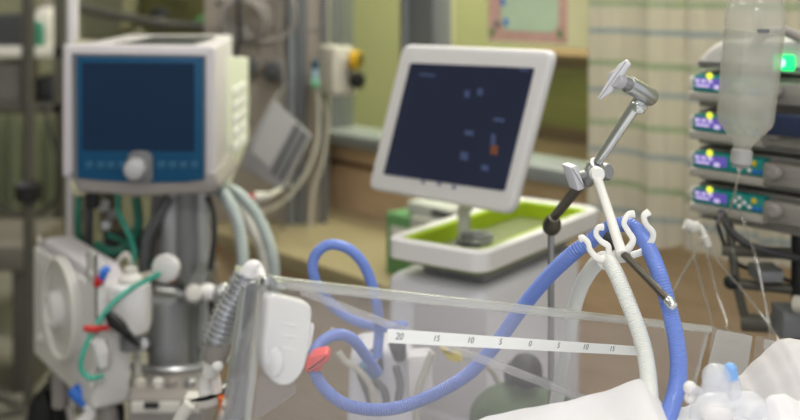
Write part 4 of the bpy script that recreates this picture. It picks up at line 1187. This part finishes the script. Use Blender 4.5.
MB().tube([at(700, 424, .95), at(708, 408, .95), at(728, 404, .95)], [.010, .012, .010], 14).build('swivel', M['milky'], t)
MB().ball(at(716, 414, .945), .013, (1.2, .8, .8)).build('swivel_collar', M['white'], t)

# ================================================================== HOSES ON THE HOLDER
tag(MB().tube([at(*p) for p in [(602, 232, 1.205), (589, 242, 1.21), (572, 254, 1.215), (545, 280, 1.245), (519, 312, 1.27), (495, 345, 1.285), (468, 374, 1.29), (430, 396, 1.29), (390, 409, 1.28), (350, 406, 1.28), (325, 389, 1.29), (313, 366, 1.30), (318, 346, 1.32), (335, 335, 1.34), (352, 339, 1.37), (366, 356, 1.42), (377, 372, 1.48)]][::-1]
         + [at(*p) for p in [(614, 226, 1.20), (629, 225, 1.195), (642, 237, 1.18), (657, 268, 1.13), (669, 308, 1.11), (677, 345, 1.09), (678, 378, 1.07), (671, 408, 1.045), (658, 440, 1.01)]], [.0066, .0068, .0072, .0080, .0082, .0082, .0082], 14, corr=.0004, pitch=.0028).build('breathing_hose', M['hose_blue']),
    'long blue corrugated hose arching over the holder clip into the bed', 'hose')
tag(MB().tube([at(*p) for p in [(553, 425, 1.33), (557, 400, 1.32), (566, 350, 1.29), (577, 298, 1.25), (590, 271, 1.21), (604, 259, 1.165), (614, 270, 1.135), (629, 305, 1.11), (643, 345, 1.09), (649, 385, 1.06), (650, 435, 1.01)]], .0080, 16, corr=.00035, pitch=.0026).build('breathing_hose', M['hose_white']),
    'white corrugated hose hanging in a tall arch through the holder clip', 'hose')

# ================================================================== SUPPORT ARM
arm = thing('support_arm', 'chrome jointed support arm with grey knobs holding the hose clip', 'arm', (at(551, 0, 1.42).x, 1.42, 0))
MB().cyl((at(551, 0, 1.42).x, 1.42, .05), at(551, 226, 1.42), .0042, seg=16).build('pole', M['dull'], arm)
MB().lathe((at(551, 0, 1.42).x, 1.42, 0), (0, 0, 1), [(.09, 0), (.09, .03), (.02, .06)]).build('foot', M['grey'], arm)
MB().lathe(at(550, 232, 1.42), at(555, 214, 1.40) - at(550, 232, 1.42), [(.006, 0), (.0105, .005), (.012, .012), (.0105, .020), (.007, .027)], 24).build('lower_joint', M['bronze'], arm)
MB().cyl(at(555, 216, 1.40), at(584, 180, 1.255), .0058, .0066, 18).build('lower_tube', M['bronze'], arm)
# middle joint
jm = at(589, 173, 1.25)
MB().cyl(at(586, 182, 1.262), at(597, 163, 1.238), .0085, bev=.002).build('joint_body', M['steel'], arm)
MB().lathe(at(595, 172, 1.262), V((.6, -.75, .15)), [(.009, 0), (.010, .004), (.010, .018), (.008, .021)], 28).build('middle_joint', M['dull'], arm)
MB().cyl(at(588, 174, 1.25), at(579, 176, 1.245), .005).build('knob_stem', M['dull'], arm)
KF = Frame(at(573, 178, 1.24), (.75, .6, -.3), (.25, 0, 1))
knob = mat('translucent_grey_knob', '#dad9dd', .3)
MB().prism(KF, rpoly(KF.poly([(567, 166), (574, 164), (582, 187), (575, 190)]), .002), -.010, .006, .002).build('knob', knob, arm)
# upper tube
MB().cyl(at(598, 162, 1.238), at(640, 99, 1.205), .0052, .0070, 20).build('upper_tube', M['chrome'], arm)
# clamp head: metal barrel whose axis points down to the right
h0, h1 = at(628, 84, 1.19), at(652, 98, 1.215)
MB().cyl(h0, h1, .0098, bev=.002, seg=32).build('clamp_head', M['steel'], arm)
MB().cyl(at(641, 103, 1.203), at(637, 110, 1.207), .0088, bev=.002).build('clamp_collar', M['chrome'], arm)
MB().lathe(h0, h0 - h1, [(.0075, 0), (.0075, .008), (.006, .010), (.006, .016)], 20).build('clamp_stem', M['dull'], arm)
KG = Frame(at(615, 80, 1.18), (.80, .35, 1.05), (1, 0, -.6))
# flat wing knob
WK = Frame(at(615, 80, 1.175), V((.55, -.25, .80)), V((-.80, .3, .55)))
MB().prism(WK, rpoly(WK.poly([(598, 98), (601, 100), (612, 92), (631, 65), (627, 59), (619, 64), (606, 84)]), .002), -.006, .006, .0025).build('wing_knob', knob, arm)
MB().lathe(at(614, 79, 1.17), at(622, 81, 1.184) - at(614, 79, 1.17), [(.008, 0), (.0095, .002), (.0095, .012), (.007, .015)], 20).build('knob_hub', mat('grey_knob_hub', '#b5b4b8', .35), arm)

# white hanger with four hooks
HF = frontal(1.165)
hg = thing('hose_holder', 'white plastic hanger with curled hooks carrying the blue and white hoses', 'holder', at(622, 262, 1.165))
MB().tube([at(596, 174, 1.214), at(602, 192, 1.200), at(622, 254, 1.143)], [.0056, .0050, .0056], 14).build('stem', M['clip'], hg)
MB().lathe(at(597, 174, 1.214), (0, -1, .1), [(.0072, -.007), (.0082, -.004), (.0082, .004), (.0068, .007)], 24).build('eye', M['clip'], hg)
MB().prism(HF, rpoly(HF.poly([(606, 254), (618, 249), (631, 250), (633, 257), (624, 262), (611, 262)]), .004), -.004, .006, .002).build('cross_plate', M['clip'], hg)
MB().ball(at(606, 262, 1.150), .0085, (1.1, .5, 1)).build('rivet', M['clip'], hg)
hooks = [[(611, 263, 1.148), (603, 260, 1.146), (596, 257, 1.146), (590, 250, 1.146), (588, 243, 1.146), (583, 238, 1.146), (580, 239, 1.148)],
         [(614, 259, 1.152), (609, 254, 1.150), (608, 246, 1.150), (601, 241, 1.150), (596, 234, 1.150), (598, 228, 1.150), (603, 227, 1.152)],
         [(621, 257, 1.148), (628, 249, 1.148), (633, 240, 1.148), (628, 231, 1.150), (624, 223, 1.150), (628, 215, 1.152), (634, 214, 1.154)],
         [(630, 256, 1.152), (643, 251, 1.158), (651, 242, 1.156), (653, 233, 1.154), (646, 224, 1.152), (644, 216, 1.152), (649, 212, 1.154)]]
for h in hooks:
    MB().tube([at(*p) for p in h], [.0028, .0027, .0023, .0021, .0022, .0028], 10, flat=1.4).build('hook', M['clip'], hg)
rod = thing('holder_rod', 'thin dark metal rod with a bright tip sticking out of the white hanger', 'rod', at(672, 304, 1.09))
MB().cyl(at(624, 254, 1.145), at(668, 300, 1.085), .0040, seg=16).build('shaft', M['bronze'], rod)
MB().cyl(at(667, 299, 1.086), at(674, 307, 1.078), .0048, bev=.0015, seg=20).build('tip', M['chrome'], rod)
# mounting sleeve under the hanger, dark connector of the blue hose
MB().tube([at(617, 248, 1.18), at(612, 240, 1.185), at(606, 236, 1.19)], .006, 10).build('sleeve', M['darkgrey'], rod)
# ================================================================== INFUSION PUMPS, BOTTLE
PF = Frame(at(692, 180, 1.8), WF.u)
A_l = 0.0; A_r = PF.pix(835, 200)[0]
def pz(py): return PF.pix(692, py)[1]
tops = [(113, 130), (150, 167), (186, 202)]
casing = mat('pump_casing', '#8f8b84', .5, var=.05); lipm = mat('pump_lip', '#a5a198', .5)
pole_o = PF.P(A_r * .62, 0, -.24)
def pump(i, z1, z0, zlow, lab):
    t = thing('infusion_pump', lab, 'pump', PF.P(A_r / 2, zlow, -.08), 'stacked infusion pumps')
    # casing behind, sloping front
    MB().rect(PF, A_l - .004, A_r, zlow + .002, z1 + .004, -.19, -.022, .006).build('casing', casing, t)
    # front fascia leaning back
    fz = MB()
    fz.prism(Frame(PF.P(A_l, 0, 0), PF.n * -1, (0, 0, 1)) if 0 else PF, rpoly([(A_l, z0), (A_l + .128, z0), (A_l + .128, z1), (A_l + .004, z1)], .003), -.022, 0, .003)
    fas = fz.build('fascia', M['teal'], t, label='teal front panel')
    h = z1 - z0
    MB().rect(PF, .007, .064, z0 + h * .24, z1 - h * .18, 0, .0014, .0005).build('display', M['lilac'], fas, label='violet lit display')
    rn = random.Random(i)
    for k in range(3):
        MB().rect(PF, .007 + .012 * k, .015 + .012 * k, z0 + h * .54, z1 - h * .26, .0014, .002).build('readout', M['lilac_lit'], fas)
    MB().rect(PF, .008, .033, z0 + h * .30, z0 + h * .44, .0014, .002).build('readout', M['lilac_lit'], fas)
    MB().rect(PF, .042, .052, z0 + h * .22, z0 + h * .46, .0014, .002).build('readout', M['lilac_lit'], fas)
    MB().lathe(PF.P(.034, z1 - h * .04, .001), PF.n, [(.0055, 0), (.0055, .002), (.002, .003)], 16).build('status_light', M['yellow_led'], fas, label='yellow status light')
    for (a, b) in ((.078, .5), (.0865, .74), (.0865, .26), (.095, .5), (.104, .30)):
        MB().lathe(PF.P(a, z0 + h * b, 0), PF.n, [(.0036, 0), (.0036, .002), (.002, .003)], 14).build('button', M['white'], fas)
    MB().lathe(PF.P(.112, z0 + h * .72, 0), PF.n, [(.0046, 0), (.0046, .002), (.002, .003)], 14).build('button', M['yellow'], fas)
    for a in (.113, .122):
        MB().lathe(PF.P(a, z0 + h * .26, 0), PF.n, [(.0036, 0), (.0036, .002), (.002, .003)], 14).build('button', M['bluec'], fas)
    # grey lip under the fascia, wide rounded door end on the right
    MB().rect(PF, A_l - .002, A_l + .13, z0 - .014, z0 - .0005, -.06, .006, .004).build('lip', lipm, t)
    MB().rect(PF, A_l + .13, A_r + .01, z0 - .010, z1 - .002, -.03, .010, .007, rad=.008).build('syringe_door', casing, t)
    MB().lathe(PF.P(A_l + .158, (z0 + z1) / 2, .010), PF.n, [(.009, 0), (.011, .005), (.011, .014), (.008, .018)], 20).build('turn_knob', M['taupe'], t)
    MB().tube([PF.P(A_l + .004, z0 + h * .1, -.03), PF.P(A_l - .010, z0 + h * .1, -.02), PF.P(A_l - .013, z0 + h * .6, -.02), PF.P(A_l + .003, z0 + h * .8, -.03)], .004, 8).build('catch', M['offwhite'], t)
    return t
names = ['infusion pump with violet display, uppermost full unit under the domed top', 'infusion pump with violet display, second from the top beside the bottle neck',
         'infusion pump with violet display and white button cross, third from the top', 'infusion pump with violet display, lowest of the stack']
units = [(74, 91)] + tops
for i, (pa, pb) in enumerate(units):
    zlow = pz(units[i + 1][0]) + .006 if i + 1 < len(units) else pz(222)
    pump(i, pz(pa), pz(pb), zlow, names[i])
# navy side module at the right of the second pump
tag(MB().rect(PF, A_l + .137, A_r + .02, pz(123), pz(103), .012, .035, .004).build('pump_module', M['navy']), 'navy blue module on the right end of the pump stack', 'module')
# domed top with lamp
tp_ = thing('rack_top', 'pale domed top of the pump rack with a green signal lamp', 'rack', PF.P(A_r / 2, pz(66), -.09))
q = PF.poly([(694, 68), (700, 58), (716, 42), (728, 36), (742, 33), (790, 40), (832, 50), (838, 86), (760, 78)])
MB().prism(PF, rpoly([(A_l, pz(70) + .003), (A_l + .005, pz(60)), (A_l + .028, pz(46)), (A_l + .055, pz(38)), (A_r - .02, pz(34)), (A_r + .01, pz(44)), (A_r + .01, pz(70) + .003)], .008), -.18, -.004, .012, 3).build('dome', mat('dome_plastic', '#c9c7c2', .4), tp_)
MB().tube([PF.P(A_l + .11, pz(46), .0), PF.P(A_l + .13, pz(32), .004), PF.P(A_l + .165, pz(28), .004), PF.P(A_l + .19, pz(34), .0)], .008, 10).build('handle', M['taupe'], tp_)
g0 = PF.pix(776, 62); g1 = PF.pix(795, 62)
gz0, gz1 = PF.pix(777, 70)[1], PF.pix(777, 54)[1]
MB().rect(PF, g0[0], g1[0], gz0, gz1, -.004, .012, .004, rad=.004).build('signal_lamp', M['green_lamp'], tp_, label='green signal lamp')
MB().lathe(PF.P((g0[0] + g1[0]) / 2, (gz0 + gz1) / 2, .0115), PF.n, [(.007, 0), (.006, .002), (.002, .003)]).build('lamp_core', M['green_core'], bpy.data.objects[[c.name for c in tp_.children if c.name.startswith('signal_lamp')][0]])
# stand
t = thing('pump_stand', 'dark upright stand with clamps carrying the infusion pumps', 'stand', (pole_o.x, pole_o.y, 0))
MB().cyl((pole_o.x, pole_o.y, .05), (pole_o.x, pole_o.y, CAM.z + .0), .014).build('pole', M['rack'], t)
for a0_, zz in ((.0, 120), (.0, 190)):
    MB().rect(PF, A_r * .62 - .03, A_r * .62 + .03, pz(zz) - .015, pz(zz) + .015, -.26, -.188, .004).build('pole_clamp', M['darkgrey'], t)
for k in range(5):
    a = k * 2 * PI / 5 + .3
    MB().tube([(pole_o.x, pole_o.y, .09), (pole_o.x + .2 * math.cos(a), pole_o.y + .2 * math.sin(a), .075), (pole_o.x + .36 * math.cos(a), pole_o.y + .36 * math.sin(a), .05)], .016, 10).build('leg', M['rack'], t)
    MB().ball((pole_o.x + .36 * math.cos(a), pole_o.y + .36 * math.sin(a), .025), .025).build('caster', M['black'], t)
pq = at(797, 0, 1.75)
MB().cyl((at(799, 0, 1.72).x, 1.72, .08), (at(799, 0, 1.72).x, 1.72, at(0, 227, 1.72).z), .012).build('second_pole', M['black'], t)
for p0, p1, r in (((722, 250), (799, 254), .009), ((733, 283), (799, 290), .008), ((742, 322), (799, 326), .014)):
    MB().cyl(at(*p0, 1.76), at(*p1, 1.72), r).build('cross_bar', M['rack'], t)
MB().cyl(at(728, 216, 1.78), at(736, 282, 1.76), .007).build('side_rod', M['rack'], t)
MB().cyl(at(736, 282, 1.76), at(748, 330, 1.76), .007).build('side_rod', M['rack'], t)
MB().box(at(755, 0, 1.72).x, at(780, 0, 1.72).x, 1.70, 1.76, at(0, 280, 1.72).z, at(0, 268, 1.72).z, .005).build('clamp_block', M['midgrey'], t)
MB().box(at(778, 0, 1.70).x, at(830, 0, 1.70).x, 1.68, 1.74, at(0, 336, 1.7).z, at(0, 308, 1.7).z, .008).build('clamp_block', M['midgrey'], t)
MB().cyl(at(795, 304, 1.68), at(815, 306, 1.66), .013).build('clamp_lever', M['cable'], t)
MB().ball(at(731, 282, 1.75), .012).build('rod_joint', M['black'], t)
for pts, m, lab in (([(722, 212, 1.75), (727, 226, 1.72), (742, 241, 1.7), (765, 251, 1.69), (800, 258, 1.69), (840, 262, 1.69)], 'cable_dark', 'dark cable sagging below the infusion pumps to the black pole'),
                    ([(716, 212, 1.8), (720, 232, 1.78), (735, 262, 1.78), (770, 274, 1.77), (800, 284, 1.76), (840, 290, 1.76)], 'cable_dark', 'thin dark cable below the sagging thick one under the pumps')):
    tag(MB().tube([at(*p) for p in pts], .006 if 'thin' not in lab else .0035, 8).build('power_cable', M[m]), lab, 'cable')
# small white manifold with clear lines
t = thing('line_manifold', 'white three way connector hanging on clear lines below the pumps', 'connector', at(692, 226, 1.62))
MB().tube([at(685, 224, 1.62), at(692, 227, 1.62), at(699, 226, 1.62)], [.008, .010, .007], 12).build('body', M['offwhite'], t)
MB().cyl(at(704, 236, 1.61), at(708, 246, 1.61), .006).build('port', M['offwhite'], t)
MB().tube([at(699, 226, 1.62), at(703, 231, 1.615), at(705, 238, 1.61)], .004).build('arm', M['offwhite'], t)
lines = [([(712, 205, 1.74), (700, 216, 1.68), (690, 226, 1.62), (692, 246, 1.60), (703, 290, 1.56), (713, 330, 1.5), (716, 400, 1.42)], 'clear line from the white connector straight down to the bed panel sticker'),
         ([(726, 208, 1.74), (714, 226, 1.68), (702, 243, 1.62), (686, 268, 1.5), (672, 296, 1.38), (664, 330, 1.3)], 'clear line slanting from the pumps down left behind the rod tip'),
         ([(707, 246, 1.61), (722, 266, 1.58), (744, 292, 1.54), (764, 318, 1.5), (778, 340, 1.45), (784, 370, 1.4)], 'clear line slanting down right from the white connector to the pillow'),
         ([(738, 205, 1.74), (746, 228, 1.7), (757, 262, 1.62), (764, 296, 1.56), (770, 330, 1.5), (772, 370, 1.4)], 'clear line hanging from the lowest pump to the right end of the panel'),
         ([(698, 228, 1.62), (706, 250, 1.60), (716, 290, 1.56), (727, 326, 1.5), (730, 390, 1.42)], 'clear line hanging between the two connector lines')]
for pts, lab in lines:
    tag(MB().tube([at(*p) for p in pts], .0018, 8).build('infusion_line', M['line']), lab, 'tube')

# bottle
YB = 1.42
b_top, b_bot = at(757, 2, YB), at(742, 152, YB)
ax = (b_bot - b_top)
s = YB / F
t = thing('infusion_bottle', 'milky clear infusion bottle hanging neck down in front of the pumps', 'bottle', at(741, 170, YB))
u = ax.length / 150
prof = [(4 * s, -14 * u), (18 * s, -12 * u), (25 * s, -4 * u), (29 * s, 8 * u), (29.6 * s, 22 * u), (28.8 * s, 27 * u), (29.6 * s, 32 * u), (28.8 * s, 80 * u), (28 * s, 117 * u), (26.5 * s, 122 * u), (11 * s, 141 * u), (9 * s, 144 * u), (9 * s, 149 * u)]
MB().lathe(b_top, ax, prof, 40).build('body', M['bottle'], t)
prof2 = [(28.2 * s, 30 * u), (27.6 * s, 80 * u), (26.8 * s, 116 * u), (25 * s, 122 * u), (10 * s, 140.5 * u), (8 * s, 143 * u)]
MB().lathe(b_top, ax, prof2, 36).build('fluid', M['fluid'], t)
MB().lathe(b_top + ax.normalized() * 148 * u, ax, [(10 * s, 0), (10.5 * s, 2 * u), (10.5 * s, 13 * u), (8 * s, 16 * u), (4 * s, 18 * u)], 28).build('neck_cap', mat('cap_grey', '#a9a8a6', .4), t)
# hanging ring and label
MB().torus(b_top - ax.normalized() * 16 * u, (0, 1, 0), .009, .0018, 24, 8).build('hang_ring', M['white'], t)
MB().cyl(b_top - ax.normalized() * 15 * u + V((0, 0, .008)), V((b_top.x, YB, 2.0)), .0025).build('hanger_wire', M['dull'], t)
MB().lathe(b_top + ax.normalized() * 34 * u, ax, [(4 * s, 0), (4 * s, .5 * u), (2 * s, .6 * u)], 12).build('level_mark', M['grey'], t) if 0 else None
fb = frontal(YB - 27.9 * s)
MB().prism(frontal(YB - 29.7 * s), rpoly(frontal(YB - 29.7 * s).poly([(757, 29), (769, 29), (769, 33), (757, 33)]), .001), .0005, .002).build('print_mark', M['midgrey'], t)
tag(MB().tube([at(740, 168, YB), at(738, 178, YB + .03), at(734, 196, YB + .12), at(731, 206, YB + .22), at(728, 222, YB + .3), at(735, 260, YB + .28)], .0018, 8).build('infusion_line', M['line']), 'clear line leaving the cap of the hanging infusion bottle', 'tube')
# bottle support: overhead gantry rail hung from the ceiling
t = thing('drip_rail', 'steel ceiling rail with a hook above the infusion bottle', 'rail', (b_top.x, YB, 2.0))
MB().cyl((b_top.x, YB, 1.995), (b_top.x, YB, 2.75), .006).build('drop_rod', M['steel'], t)
MB().ball((b_top.x, YB, 2.0), .010).build('hook', M['steel'], t)
